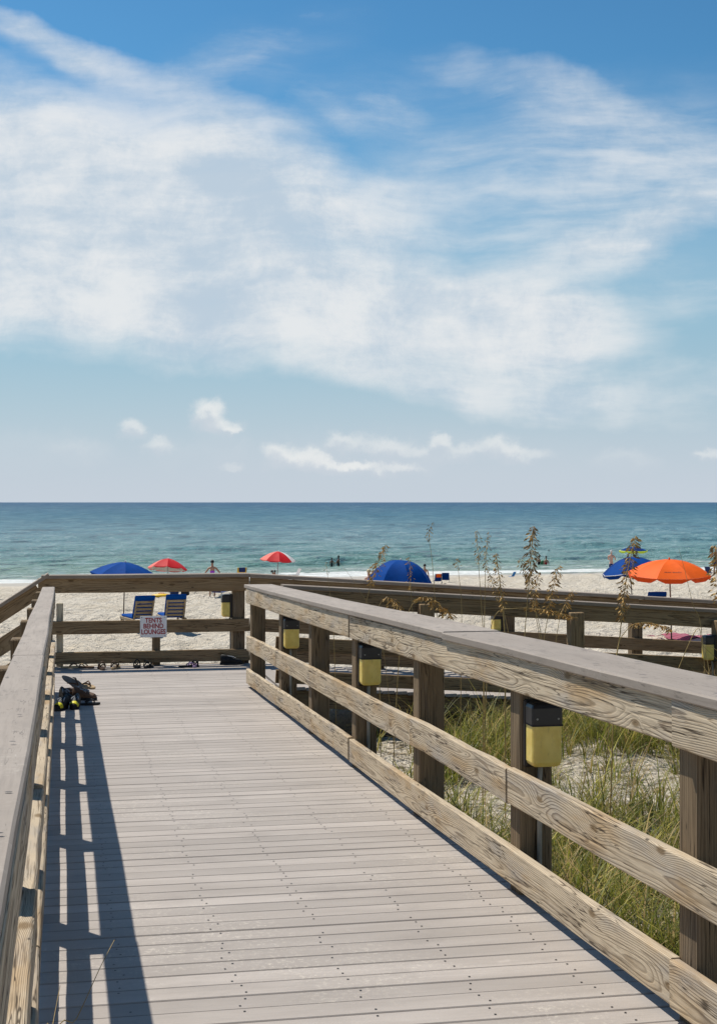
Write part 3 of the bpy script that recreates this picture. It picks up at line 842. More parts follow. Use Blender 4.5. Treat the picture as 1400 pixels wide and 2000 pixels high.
nr = thing('wooden_railing', 'near brown railing of the side ramp standing in the dune grass', 'railing', Wp(6, 16.2, side_z(6)))
SNR = 16.25
nposts = [2.42, 4.0, 5.79, 7.60, 9.4, 11.2, 12.9]
for r_ in nposts: post(nr, r_ + .05, SNR - .11, side_z(r_) + 1.02, GZ(r_, SNR) - .5, .165, 'brown')
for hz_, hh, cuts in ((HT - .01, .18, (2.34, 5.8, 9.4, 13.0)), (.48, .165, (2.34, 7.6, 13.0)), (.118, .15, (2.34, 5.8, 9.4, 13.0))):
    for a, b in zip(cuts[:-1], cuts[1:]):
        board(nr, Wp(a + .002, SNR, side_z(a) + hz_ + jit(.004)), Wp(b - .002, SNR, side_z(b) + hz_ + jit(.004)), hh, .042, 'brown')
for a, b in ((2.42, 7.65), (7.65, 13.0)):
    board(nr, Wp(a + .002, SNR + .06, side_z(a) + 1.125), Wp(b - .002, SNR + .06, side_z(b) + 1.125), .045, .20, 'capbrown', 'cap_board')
rel(nr)

# ================================================================== path lights
def make_light():
    """local frame: +y is the outward face normal, z up, origin at the middle of the back plate"""
    root = thing('path_light', '', 'path light')
    mb = MB(); mb.box(0, .018, -.005, .15, .036, .31, .008); mb.build('back_plate', M['lampbox'], root)
    def shell(z0, z1, w_, d_, rt, rb, y0):
        rings = []
        zs = [(z0, rb), (z0 + .008, rb * .35), (z0 + .022, 0), (z1 - .022, 0), (z1 - .008, rt * .35), (z1, rt)]
        for z, ins in zs:
            hw = w_ / 2 - ins; dd = d_ - ins; c = .014
            rings.append([(-hw, y0, z), (hw, y0, z), (hw, y0 + dd - c, z), (hw - c * .3, y0 + dd - c * .3, z), (hw - c, y0 + dd, z), (-hw + c, y0 + dd, z), (-hw + c * .3, y0 + dd - c * .3, z), (-hw, y0 + dd - c, z)])
        return rings
    mb = MB(); mb.loft(shell(.045, .145, .146, .10, .02, .001, .037)); mb.build('cover', M['lampblack'], root)
    mb = MB(); mb.loft(shell(-.145, .045, .140, .096, .001, .016, .037)); mb.build('lens', M['lens'], root)
    mb = MB(); mb.loft([[(sx * (.0735), y_, z_) for sx, y_ in ((-1, .037), (1, .037), (1, .1365), (-1, .1365))] for z_ in (.041, .048)]); mb.build('gasket', M['rubber'], root)
    for sx in (-.05, .05):
        mb = MB(); mb.tube([(sx, .134, .075), (sx, .140, .075)], .005, 6); mb.build('screw', M['conduit'], root)
    mb = MB(); mb.tube([(.0, .03, -.16), (.0, .018, -.22), (.0, .018, -.95)], .012, 8); mb.build('conduit', M['conduit'], root, True)
    return root
proto = make_light()
first = [True]
def place_light(pos, out, label, group):
    o = proto if first[0] else copy_tree(proto)
    first[0] = False
    o.matrix_world = Matrix.Identity(4)
    out = Vector(out).normalized(); x = out.cross(Vector((0, 0, 1)))
    m = Matrix((x, out, Vector((0, 0, 1)))).transposed().to_4x4(); m.translation = pos
    o.location = pos; o.rotation_euler = m.to_euler()
    tag(o, label, 'path light', group)
LG = 'black and yellow path lights on the railing posts'
back = Wp(0, -1)
for q, lab in ((6.52, 'largest path light with black cover and yellow lens on the right railing near the camera'),
               (10.36, 'middle path light of the right railing, between the large one and the small far one'),
               (14.02, 'smallest path light of the right railing, on the post nearest the landing')):
    place_light(Wp(2.15, q - .079, deck_z(q) + .755), back, lab, LG)
lft = Wp(-1, 0)
place_light(Wp(2.215 - .079, SE + .1, .745), lft, 'path light seen side on at the corner post of the end railing', LG)
place_light(Wp(5.83 - .079, SE + .1, side_z(5.83) + .70), lft, 'path light on the far side ramp railing, its yellow lens half behind seed stalks', LG)
place_light(Wp(7.65 - .084, SNR - .12, side_z(7.6) + .70), lft, 'path light with white conduit on a near side ramp post by the right edge', LG)

# ================================================================== sign
sg = thing('sign', 'white sign with dark red words TENTS BEHIND LOUNGES on the end railing', 'sign', Wp(1.125, SE - .028, .497) , TH)
mb = MB(); mb.box(0, 0, 0, .335, .006, .27, .002); mb.build('sign_panel', M['signwhite'], sg)
for i, (word, wd) in enumerate((("TENTS", .21), ("BEHIND", .25), ("LOUNGES", .305))):
    cu = bpy.data.curves.new('lettering', 'FONT'); cu.body = word; cu.size = .084; cu.align_x = 'CENTER'; cu.align_y = 'CENTER'
    cu.extrude = .0006; cu.offset = .0022; cu.resolution_u = 3
    t_ = bpy.data.objects.new('lettering_tmp', cu); COL.objects.link(t_)
    bpy.context.view_layer.update()
    me = bpy.data.meshes.new_from_object(t_.evaluated_get(bpy.context.evaluated_depsgraph_get()))
    bpy.data.objects.remove(t_)
    me.materials.clear(); me.materials.append(M['signred'])
    xs = [v_.co.x for v_ in me.vertices]; k = wd / (max(xs) - min(xs))
    o = link('lettering', me, sg, Matrix.Translation((0, -.0045, .078 - .073 * i)) @ Matrix.Rotation(PI / 2, 4, 'X') @ Matrix.Diagonal((k, 1, 1, 1)))
for x_ in (-.145, .145):
    for z_ in (-.118, .118):
        mb = MB(); mb.tube([(x_, -.0025, z_), (x_, -.006, z_)], .005, 8); mb.build('screw', M['screw'], sg)

# ================================================================== footwear
def outline(L, wd, n=20):
    pts = []
    for k in range(n):
        a = 2 * PI * k / n; c = math.cos(a); s_ = math.sin(a)
        wk = wd / 2 * (1.0 if c > .2 else .80 + .1 * (c + .2)) * (1 - .12 * math.exp(-((c + .15) / .3) ** 2))
        pts.append((L / 2 * c, wk * s_))
    return pts
def flip_flop(label, loc, rz, foam='greyfoam', strap='rubber', L=.27, group=None, rot=None, loop=0.0):
    root = thing('flip_flop' if not loop else 'sandal', label, 'flip-flop' if not loop else 'sandal', loc, rz, group)
    if rot: root.rotation_euler = rot
    ol = outline(L, .10)
    mb = MB(); mb.loft([[(x * .98, y * .97, 0) for x, y in ol], [(x, y, .004) for x, y in ol], [(x, y, .017) for x, y in ol], [(x * .985, y * .97, .021) for x, y in ol]])
    mb.build('sole', M[foam], root)
    mb = MB()
    for sg_ in (-1, 1):
        mb.tube([(L * .28, 0, .022), (L * .22, .012 * sg_, .046), (L * .08, .036 * sg_, .055), (-L * .10, .043 * sg_, .022)], [.005, .008, .009, .006], 6)
    mb.build('strap', M[strap], root, True)
    if loop:
        mb = MB(); mb.tube([(-L * .22, .04 * math.cos(a), .02 + loop * math.sin(a)) for a in np.linspace(0, PI, 10)], .007, 6); mb.build('heel_loop', M[strap], root, True)
    return root
def sneaker(label, loc, rz, accent='neon', group=None, rot=None, up='shoeblack'):
    root = thing('sneaker', label, 'sneaker', loc, rz, group)
    if rot: root.rotation_euler = rot
    ol = outline(.29, .105, 18)
    mb = MB(); mb.loft([[(x, y * .96, 0) for x, y in ol], [(x * 1.01, y, .01) for x, y in ol], [(x, y * .97, .028) for x, y in ol]]); mb.build('sole', M['rubber'], root, True)
    def ring(x, wd, h, n=10): return [(x, wd / 2 * math.cos(a), .026 + h * max(0, math.sin(a)) ** .8) for a in np.linspace(0, PI, n)]
    secs = [(.138, .03, .012), (.115, .075, .036), (.07, .094, .05), (.02, .09, .072), (-.02, .083, .09), (-.07, .078, .098), (-.12, .066, .105), (-.138, .03, .09)]
    mb = MB(); mb.loft([ring(*q) for q in secs]); mb.build('upper', M[up], root, True)
    mb = MB(); mb.loft([ring(x, wd * 1.03, h * 1.05 + .001) for x, wd, h in ((.118, .072, .034), (.095, .086, .044), (.07, .094, .05))], cap=False); mb.build('toe_panel', M[accent], root, True)
    mb = MB(); mb.tube([(.045 - .0, .03 * math.cos(a), .078 + .022 * math.sin(a)) if False else (.035 - .16 * (1 - abs(math.cos(a))) * .8, .036 * math.cos(a), .085 + .026 * math.sin(a)) for a in np.linspace(0, PI, 9)], .006, 6); mb.build('collar', M['shoegrey'], root, True)
    mb = MB()
    for x in (.05, .03, .01): mb.tube([(x, -.03, .066 + (.05 - x) * .5), (x, 0, .088 + (.05 - x) * .4), (x, .03, .066 + (.05 - x) * .5)], .004, 5)
    mb.build('laces', M['shoegrey'], root, True)
    return root
def at(u, v, dz=0.0):
    p = deck_pt(u, v); p.z += dz + .003; return p
FACE = -PI / 2 - .1
sneaker('black sneaker with yellow toe against the left railing, next to its twin', at(121, 1386), FACE - .1)
sneaker('black sneaker with yellow toe, right one of the pair by the left railing', at(148, 1383), FACE + .12)
g = 'shoes piled at the left railing'
sneaker('black shoe lying behind the yellow toed sneakers under the grey flip-flop', at(128, 1368), FACE + .6, 'shoeblack', g)
sneaker('dark brown shoe at the right end of the pile, toe pointing across the deck', at(166, 1367), -.35, 'brownstrap', g, None, 'brownstrap')
sneaker('brown shoe lying on its side in the middle of the shoe pile', at(147, 1362, .05), .2, 'tanfoam', g, (1.2, 0, .3), 'brownstrap')
flip_flop('black flip-flop on the deck right of the yellow toed sneakers', at(172, 1377), .25, 'rubber', 'rubber', .25, g)
flip_flop('large grey brown flip-flop leaning on top of the shoe pile', at(143, 1358, .13), .2, 'greyfoam', 'brownstrap', .32, g, (.75, .35, -.55))
flip_flop('tan soled flip-flop lying at the back of the shoe pile', at(166, 1357, .085), .2, 'tanfoam', 'brownstrap', .27, g, (.2, .15, -.4))
g2 = 'sandals lined up below the end railing'
row = [(140, 1305, .15, 'tanfoam', 'brownstrap', 0, 'thin tan flip-flop at the left end of the sandal row'),
       (166, 1305, 2.9, 'brownstrap', 'tanfoam', 0, 'brown sandal with tan strap, second in the row from the left'),
       (199, 1307, 1.9, 'brownstrap', 'brownstrap', .075, 'brown sandal with upright heel strap, left of its pair'),
       (226, 1306, 1.4, 'tanfoam', 'brownstrap', .075, 'tan soled sandal with upright heel strap, right of its pair'),
       (268, 1304, 1.75, 'rubber', 'rubber', .085, 'black sandal with round strap loop, left of the black pair'),
       (290, 1304, 1.35, 'rubber', 'rubber', .075, 'black sandal with strap loop below the sign, right of the black pair'),
       (369, 1303, .3, 'rubber', 'pinkstrap', 0, 'dark flip-flop with lilac strap under the middle of the end railing'),
       (381, 1302, 1.6, 'pinkstrap', 'rubber', .06, 'lilac sandal with a strap loop beside the dark flip-flop')]
for u_, v_, rz_, a_, b_, lp, lab in row: flip_flop(lab, at(u_, v_), rz_, a_, b_, .26, g2, None, lp)
sneaker('black shoe leaning in the right corner of the landing below the path light', at(466, 1295), .5, 'shoeblack', g2)
sneaker('black shoe lying flat just left of the corner shoe', at(452, 1298), .2, 'shoeblack', g2)

# ================================================================== dune grass
def grass():
    nt = 3900
    blades = []
    cx, cy = [], []
    tries = 0
    while len(cx) < nt and tries < 90000:
        tries += 1
        r_ = random.uniform(2.35, 11.5); s_ = random.uniform(4.0, 16.0)
        p = Wp(r_, s_)
        n = float(vnoise(np.array([p.x * .55]), np.array([p.y * .55]), 31)[0])
        n2 = float(vnoise(np.array([p.x * 1.7]), np.array([p.y * 1.7]), 32)[0])
        d = .62 * n + .38 * n2
        # bare sand hollow
        e = math.hypot((p.x - 2.45) / 1.15, (p.y - 13.6) / 1.9)
        d -= .19 * math.exp(-e * e * 1.4)
        e2 = math.hypot((p.x - 1.0) / .7, (p.y - 11.6) / .9); d -= .25 * math.exp(-e2 * e2)
        e3 = math.hypot((p.x - 1.5) / 1.3, (p.y - 14.6) / 1.2); d += .25 * math.exp(-e3 * e3)
        if r_ < 5.5 and s_ < 11: d += .06
        if d > .425 or random.random() < .06: cx.append(p.x); cy.append(p.y)
    nt = len(cx)
    cx = np.array(cx); cy = np.array(cy); cz = ground(cx, cy)
    per = 19; N = nt * per
    ti = np.repeat(np.arange(nt), per)
    R = RNG.random
    tall = np.repeat(.26 + .40 * R(nt), per)
    h = tall * (.45 + .75 * R(N))
    az = R(N) * 2 * PI
    spread = .035 + .05 * R(N)
    pick = RNG.choice(5, N, p=[.33, .25, .17, .15, .10])
    bx = cx[ti] + np.cos(az) * spread * R(N) * 1.6; by = cy[ti] + np.sin(az) * spread * R(N) * 1.6
    bz = cz[ti] - .03
    low = (pick == 4) | ((pick == 2) & (R(N) < .4)); h = np.where(low, h * .5, h)
    lean = h * (.25 + .95 * R(N)); droop = h * (.05 + .55 * R(N) ** 2); lean = np.where(low, lean * 2.0, lean); droop = np.where(low, h * .75, droop)
    wd = .0026 + .0048 * R(N) ** 2
    az2 = az + (R(N) - .5) * 1.2
    L = 5
    co = np.zeros((N, 2 * L, 3)); tint = np.zeros((N, 2 * L, 4)); tint[..., 3] = 1
    green = np.array([.12, .15, .02]); lime = np.array([.37, .33, .045]); straw = np.array([.42, .29, .115]); olive = np.array([.06, .08, .018]); brown = np.array([.15, .095, .045])
    pal = np.stack([green, lime, straw, olive, brown])
    tuft_dry = np.repeat(R(nt) < .2, per)
    pick = np.where(tuft_dry & (R(N) < .7), 2, pick)
    base = pal[pick] * (.5 + .95 * R(N))[:, None]
    for k in range(L):
        t = k / (L - 1)
        px_ = bx + np.cos(az2) * lean * t ** 1.7; py_ = by + np.sin(az2) * lean * t ** 1.7
        pz_ = bz + h * t * (1.15 - .15 * t) - droop * t ** 2.5
        ww = wd * (1 - t ** 2 * .92)
        co[:, 2 * k] = np.stack([px_ - np.sin(az2) * ww, py_ + np.cos(az2) * ww, pz_], -1)
        co[:, 2 * k + 1] = np.stack([px_ + np.sin(az2) * ww, py_ - np.cos(az2) * ww, pz_], -1)
        cc = base * (1 - .12 * t) + straw * (.18 * t)
        tint[:, 2 * k, :3] = cc; tint[:, 2 * k + 1, :3] = cc
    i0 = (np.arange(N) * 2 * L)[:, None]
    q = np.concatenate([i0 + np.array([2 * k, 2 * k + 1, 2 * k + 3, 2 * k + 2]) for k in range(L - 1)], 0).reshape(-1, 4)
    me = bpy.data.meshes.new('dune_grass')
    co = co.reshape(-1, 3)
    me.vertices.add(len(co)); me.vertices.foreach_set('co', co.ravel().astype(np.float32))
    me.loops.add(q.size); me.loops.foreach_set('vertex_index', q.ravel().astype(np.int32))
    me.polygons.add(len(q)); me.polygons.foreach_set('loop_start', np.arange(0, q.size, 4, dtype=np.int32))
    me.update(calc_edges=True)
    a = me.color_attributes.new('tint', 'FLOAT_COLOR', 'POINT'); a.data.foreach_set('color', tint.reshape(-1).astype(np.float32))
    me.materials.append(M['grass'])
    o = link('dune_grass', me); o['kind'] = 'stuff'
    tag(o, 'tangled green and straw dune grass growing right of the ramp', 'grass')
grass()

# ---- sea oats: tall stalks with seed heads
def sea_oat(label, pts, y, head, thick=.004, dense=1.0, dark=False, size=1.0, yend=0.0, green=False):
    P = [px(u, v, y + yend * i / max(1, len(pts) - 1)) for i, (u, v) in enumerate(pts)]
    # extend to the sand
    b = P[0]; d = (P[0] - P[1]); g0 = gz(b.x, b.y)
    if b.z > g0:
        k = min(3.0, (b.z - g0) / max(.2, d.normalized().z * -1 if d.z < 0 else .5))
        foot = Vector((b.x + d.x / d.length * k * .25, b.y + .05, gz(b.x, b.y) - .05)); P = [foot] + P
    # smooth
    Q = []
    for i in range(len(P) - 1):
        p0 = P[max(i - 1, 0)]; p1 = P[i]; p2 = P[i + 1]; p3 = P[min(i + 2, len(P) - 1)]
        for t in np.linspace(0, 1, 7)[:-1]:
            Q.append(.5 * ((2 * p1) + (p2 - p0) * t + (2 * p0 - 5 * p1 + 4 * p2 - p3) * t * t + (3 * p1 - p0 - 3 * p2 + p3) * t ** 3))
    Q.append(P[-1])
    root = thing('sea_oat', label, 'sea oat', Q[0], 0, 'sea oat stalks above the right railing')
    o0 = Q[0]; Q = [q - o0 for q in Q]
    mb = MB(); n = len(Q)
    mb.tube(Q, [thick * (1.15 - .75 * i / n) for i in range(n)], 5); mb.build('stalk', M['stalkgreen' if green else 'stalk'], root, True)
    if head > 0:
        mb = MB(); cum = [0]
        for i in range(1, n): cum.append(cum[-1] + (Q[i] - Q[i - 1]).length)
        tot = cum[-1]; cnt = int(head * 215 * dense)
        for k in range(cnt):
            dist = tot - head * (k + random.random()) / cnt
            i = max(1, next((j for j in range(n) if cum[j] >= dist), n - 1))
            t = (dist - cum[i - 1]) / max(1e-6, cum[i] - cum[i - 1]); c = Q[i - 1].lerp(Q[i], t)
            rel_ = (tot - dist) / head
            rad = (.012 + .05 * math.sin(PI * min(1, .12 + rel_ * .8)) ** .7) * size
            a = random.uniform(0, 2 * PI); rr_ = rad * random.uniform(.25, 1)
            e = c + Vector((math.cos(a) * rr_, math.sin(a) * rr_, -rr_ * random.uniform(.1, .9)))
            ax = (e - c + Vector((0, 0, -.01))).normalized(); ln = random.uniform(.013, .025) * size; wdt = ln * .33
            s1 = ax.cross(Vector((random.random(), random.random(), random.random() + .1))).normalized() * wdt; s2 = ax.cross(s1).normalized() * wdt * .5
            tip = e + ax * ln; bot = e - ax * ln
            mb.add([bot, e + s1, e + s2, e - s1, e - s2, tip], [(0, 2, 1), (0, 3, 2), (0, 4, 3), (0, 1, 4), (5, 1, 2), (5, 2, 3), (5, 3, 4), (5, 4, 1)], mi=1 if random.random() < ((.65 if dark else .38)) else 0)
            if random.random() < .35: mb.tube([c, e], .0012, 3, cap=False)
        h = mb.build('seed_head', [M['seed'], M['seeddark']], root); h['kind'] = 'stuff'
    return root
OATS = [
    ('tall leaning sea oat with a loose seed head left of the blue dome umbrella', [(706, 1260), (716, 1175), (734, 1110), (754, 1064)], 13.5, .40, .004, 1.5, False, 1.0),
    ('thin bare sea oat stalk left of the two swimmers above the railing', [(652, 1240), (645, 1165), (636, 1098)], 14.2, .12, .003, .5, True, .6),
    ('tallest thin sea oat just right of the blue dome umbrella', [(858, 1260), (850, 1180), (843, 1090), (837, 1045), (845, 1021)], 12.5, .16, .003, .8, True, .7),
    ('sea oat standing in front of the blue dome umbrella', [(815, 1280), (805, 1190), (799, 1088)], 13.0, .30, .003, .6, False, .8),
    ('drooping golden seed head at the cap below the blue dome umbrella', [(780, 1280), (800, 1190), (828, 1166), (850, 1178), (882, 1204)], 12.5, .35, .0035, 2.0, False, 1.2),
    ('short golden seed head left of the drooping one on the railing cap', [(740, 1260), (736, 1198), (752, 1168), (770, 1176), (782, 1190)], 12.8, .18, .0035, 1.8, False, 1.1),
    ('slim sea oat right of the two blue beach chairs', [(900, 1290), (901, 1180), (893, 1100), (896, 1092)], 12.0, .10, .0028, .6, True, .7),
    ('tall straight sea oat, left of the close pair', [(945, 1300), (941, 1200), (934, 1100), (931, 1036)], 12.0, .28, .0035, .8, False, .7),
    ('tall straight sea oat, right of the close pair', [(944, 1300), (946, 1200), (948, 1100), (953, 1040)], 12.0, .26, .0035, .8, False, .7),
    ('stout brown sea oat clump standing beside the yellow lens', [(986, 1300), (984, 1220), (976, 1140), (968, 1081)], 11.5, .45, .006, 1.3, False, .8),
    ('full dark seed head rising highest near the pair of bathers', [(1022, 1300), (1028, 1190), (1036, 1100), (1040, 1027)], 11.8, .45, .004, 1.7, True, 1.15),
    ('loose sea oat crossing just left of the highest dark seed head', [(1062, 1300), (1046, 1190), (1030, 1130), (1014, 1090)], 12.0, .42, .003, 1.0, True, .8),
    ('open sea oat with hanging husks right of the highest dark head', [(1056, 1310), (1070, 1200), (1078, 1150), (1091, 1105)], 12.0, .40, .0032, 1.3, False, 1.0),
    ('short sea oat left of the open one with hanging husks', [(1060, 1310), (1046, 1200), (1046, 1150), (1053, 1117)], 12.2, .30, .003, 1.0, False, .9),
    ('lone thick sea oat in front of the blue umbrella at right', [(1200, 1330), (1209, 1250), (1217, 1170), (1226, 1110), (1240, 1047)], 10.5, .62, .005, 1.7, True, 1.0),
    ('bare leaning stalk crossing the orange umbrella', [(1372, 1260), (1352, 1180), (1338, 1120), (1325, 1072)], 11.0, .0, .0026),
    ('arched sea oat bowing right over the near side ramp railing', [(952, 1300), (966, 1203), (1010, 1188), (1070, 1192), (1120, 1206)], 12.0, .40, .0035, 1.3, False, 1.0),
    ('arched straw seed head above the reddish towel', [(1200, 1300), (1222, 1232), (1255, 1216), (1290, 1222), (1312, 1232)], 11.5, .34, .0035, 1.8, False, .9),
    ('dry sea oat bending left beside the stout clump', [(1000, 1310), (985, 1200), (966, 1150), (948, 1104)], 12.3, .30, .003, 1.0, True, .8),
    ('short seed head leaning right above the near railing post', [(1080, 1320), (1092, 1210), (1110, 1168), (1117, 1155)], 12.2, .22, .003, 1.2, False, .9),
    ('seed head cut by the right edge of the photo in front of a standing man', [(1412, 1300), (1404, 1180), (1399, 1120), (1397, 1064)], 10.5, .45, .004, 1.5, False, 1.0),
    ('thin bare stalk leaning left in front of the surf', [(745, 1250), (700, 1150), (662, 1098)], 14.0, .0, .0022),
    ('bent olive stalk beside the right edge post', [(1385, 1330), (1376, 1270), (1384, 1262), (1402, 1272)], 12.5, .0, .004),
    ('leaning straw stalk crossing the right edge path light', [(1350, 1245), (1372, 1262), (1402, 1290)], 12.8, .0, .004),
]
for it in OATS:
    sea_oat(*it)
# dry stalks reaching over the deck at the bottom left
for lab, pts, y_ in (('long dry grass stalk reaching over the deck shadow at bottom left', [(95, 2090), (150, 1990), (196, 1890), (224, 1836)], 3.6),
                     ('shorter dry grass stalk beside the left railing at bottom left', [(88, 2100), (104, 2000), (118, 1925)], 3.5)):
    o = sea_oat(lab, pts, y_, 0.0, .0016, 1, False, 1, .25)
    o['group'] = 'dry stalks over the left edge of the deck'

# ================================================================== beach umbrellas
def umbrella(label, u, vtop, y, radius, rise, mats, pole_px=None, tilt=(0, 0), rz=0.0, ribs=8, valance=.10, val_mat=None, pole='polewood', trim=None, base_px=None, H=2.1, under=None, drop_side=0.0, finial='white', lining=None, power=1.75):
    top = px(u, vtop, y)
    root_xy = px(base_px if base_px is not None else u, vtop, y)
    g0 = gz(root_xy.x, root_xy.y)
    root = thing('beach_umbrella', label, 'umbrella', (root_xy.x, root_xy.y, g0), 0, 'umbrellas on the beach')
    apex = top - Vector((root_xy.x, root_xy.y, g0))
    T = Matrix.Translation(apex) @ Matrix.Rotation(tilt[0], 4, 'X') @ Matrix.Rotation(tilt[1], 4, 'Y') @ Matrix.Rotation(rz, 4, 'Z')
    def surf(a, q):     # a in units of gore, q radial 0..1
        f = a - math.floor(a); k = math.floor(a)
        a0 = 2 * PI * k / ribs; a1 = 2 * PI * (k + 1) / ribs
        scal = 1 - .028 * math.sin(PI * f) * q
        p = Vector((math.cos(a0) * (1 - f) + math.cos(a1) * f, math.sin(a0) * (1 - f) + math.sin(a1) * f, 0)) * radius * q * scal
        p.z = -rise * (q ** power) * (1 + drop_side * q ** 4) - .035 * math.sin(PI * f) * q * (1 - q * .6) * radius
        return p
    for k in range(ribs):
        mb = MB(); nr_, na = 6, 4
        vs = [surf(k + min(j / na, .9999), max(.02, i / nr_)) for i in range(nr_ + 1) for j in range(na + 1)]
        fs = [(i * (na + 1) + j, i * (na + 1) + j + 1, (i + 1) * (na + 1) + j + 1, (i + 1) * (na + 1) + j) for i in range(nr_) for j in range(na)]
        mb.add([T @ p for p in vs], fs)
        pan = mb.build('canopy_panel', M[mats[k % len(mats)]], root, True)
        if valance:
            vb = MB(); e = []
            for j in range(na + 1):
                p = surf(k + min(j / na, .9999), 1.0)
                ins = .94 if 0 < j < na else .985
                e.append((p * 1.002, Vector((p.x, p.y, p.z - valance * (1 if 0 < j < na else .25)))))
            vb.add([T @ a for a, b in e] + [T @ b for a, b in e], [(j, j + 1, na + 2 + j, na + 1 + j) for j in range(na)])
            vb.build('valance', M[val_mat or mats[k % len(mats)]], pan)
        if lining:
            lb = MB(); lb.add([T @ (p + Vector((0, 0, -.012))) for p in vs], [f[::-1] for f in fs]); lb.build('lining', M[lining], pan, True)
        if trim:
            tb = MB(); tb.tube([T @ (surf(k + min(j / na, .9999), .985) * 1.004 + Vector((0, 0, .004))) for j in range(na + 1)], trim[1], 4); tb.build('trim', M[trim[0]], pan)
    mb = MB()
    for k in range(ribs): mb.tube([T @ (surf(k + 1e-6, q) - Vector((0, 0, .02))) for q in (.03, .35, .7, 1.0)], .006, 4)
    mb.build('rib_frame', M['polemetal'], root)
    mb = MB(); mb.tube([(0, 0, -.3), apex * .5, T @ Vector((0, 0, -.01))], .021, 8); mb.build('pole', M[pole], root, True)
    mb = MB(); mb.tube([T @ Vector((0, 0, -.01)), T @ Vector((0, 0, .03)), T @ Vector((0, 0, .07))], [.03, .025, .008], 8); mb.build('finial', M[finial], root, True)
    return root, T, surf
umbrella('wide blue beach umbrella standing over the two blue lounge chairs at left', 245, 1098, 51, 1.18, .42, ['blue'], tilt=(.05, .10), base_px=241, valance=.10, rz=.2)
umbrella('faded red umbrella with a silver underside left of the woman in purple', 329, 1091, 75, 1.02, .52, ['red', 'red', 'pink', 'pink', 'pink', 'red', 'red', 'red'], tilt=(-.17, .05), base_px=327, rz=.12, valance=.05, pole='polemetal', lining='silver')
umbrella('red umbrella with a white panel above the sunbathers in the middle', 544, 1077, 86, 1.06, .50, ['red', 'red', 'pink', 'pink', 'pink', 'red', 'red', 'white'], tilt=(.05, .07), base_px=541, rz=.15, valance=.06, pole='polemetal')
_, T, surf = umbrella('large blue dome umbrella with a white flap behind the seed stalks', 782, 1094, 50, 1.25, .80, ['blue'], power=2.5, tilt=(.03, .05), rz=.25, valance=.28, base_px=790, drop_side=.15)
mb = MB(); dome = _
for q in range(1):
    a = T @ (surf(5.55, .93) + Vector((0, 0, .012))); b_ = T @ (surf(5.9, .95) + Vector((0, 0, .012))); c_ = T @ (surf(5.85, .78) + Vector((0, 0, .012)))
    mb.add([a, b_, c_], [(0, 1, 2)])
umbrella('blue umbrella with a white wave trim behind the orange one', 1226, 1088, 60, 1.24, .55, ['blue', 'bluedark'], tilt=(.04, -.20), base_px=1236, rz=.3, valance=.14, val_mat='bluedark', trim=('white', .012))
o_u, T, surf = umbrella('large orange umbrella with small dark print at right', 1306, 1093, 42, 1.22, .41, ['orange'], power=2.05, tilt=(.08, -.01), base_px=1311, rz=.30, valance=.13, val_mat='orangedark', finial='orange')
# faint two-line print on the panel facing the deck
mb = MB()
kf = 5.0
best = max(range(8), key=lambda k: -(T @ surf(k + .5, .9)).y)
for i in range(15):
    if i == 6: continue
    f0 = best + .18 + i * .045; q = .80
    h_ = random.choice((.022, .03, .038))
    for w0 in (0.0, .02):
        p0 = T @ (surf(f0 + w0, q) + Vector((0, 0, .006))); p1 = T @ (surf(f0 + w0 + .011, q) + Vector((0, 0, .006)))
        p2 = T @ (surf(f0 + w0 + .011, q - h_) + Vector((0, 0, .006))); p3 = T @ (surf(f0 + w0, q - h_) + Vector((0, 0, .006)))
        mb.add([p0, p1, p2, p3], [(0, 1, 2, 3)])
mb.build('lettering', M['print'], o_u)
umbrella('small far blue umbrella edged in lime yellow at the waterline', 1236, 1068, 108, 1.08, .30, ['bluedark', 'blue'], tilt=(.03, .0), rz=.1, valance=.13, val_mat='lime', pole='polemetal', trim=('lime', .03), finial='lime')

# ================================================================== chairs
def lounge(label, u, y, rz, group='blue lounge chairs on the beach', cush='blue', back_ang=62):
    p = px(u, 1200, y); g0 = gz(p.x, p.y)
    root = thing('lounge_chair', label, 'lounge chair', (p.x, p.y, g0), rz, group)
    # local: +y towards the feet, back at y=0
    W2 = .33
    mb = MB()
    for sx in (-W2, W2): mb.box(sx, .75, .36, .05, 1.6, .08, .006)
    mb.build('seat_frame', M['chairwood'], root)
    for sx in (-W2, W2):
        for yy in (.08, 1.42): mb = MB(); mb.box(sx, yy, .15, .055, .07, .40, .006); mb.build('leg', M['chairwood'], root)
    R_ = Matrix.Translation((0, .15, .40)) @ Matrix.Rotation(math.radians(90 - back_ang), 4, 'X')
    for k in range(5):
        mb = MB(); mb.box(0, 0, .10 + k * .13, .60, .022, .085, .004, mat=R_); mb.build('back_slat', M['chairwood'], root)
    for sx in (-.28, .28):
        mb = MB(); mb.box(sx, -.03, .33, .05, .035, .72, .004, mat=R_); mb.build('back_frame', M['chairwood'], root)
    cu = MB(); cu.box(0, .055, .40, .66, .07, .86, .03, mat=R_); cu.build('back_cushion', M[cush], root)
    cu = MB(); cu.box(0, .88, .44, .64, 1.3, .08, .03); cu.build('seat_cushion', M[cush], root)
    return root
lounge('blue wooden lounge chair behind the sign, left of the two', 281, 46, .42)
lounge('blue wooden lounge chair behind the sign, right of the two', 343, 46, .30)
lounge('dark blue lounge chair top showing above the cap under the orange umbrella', 1280, 50, .1, cush='bluedark')

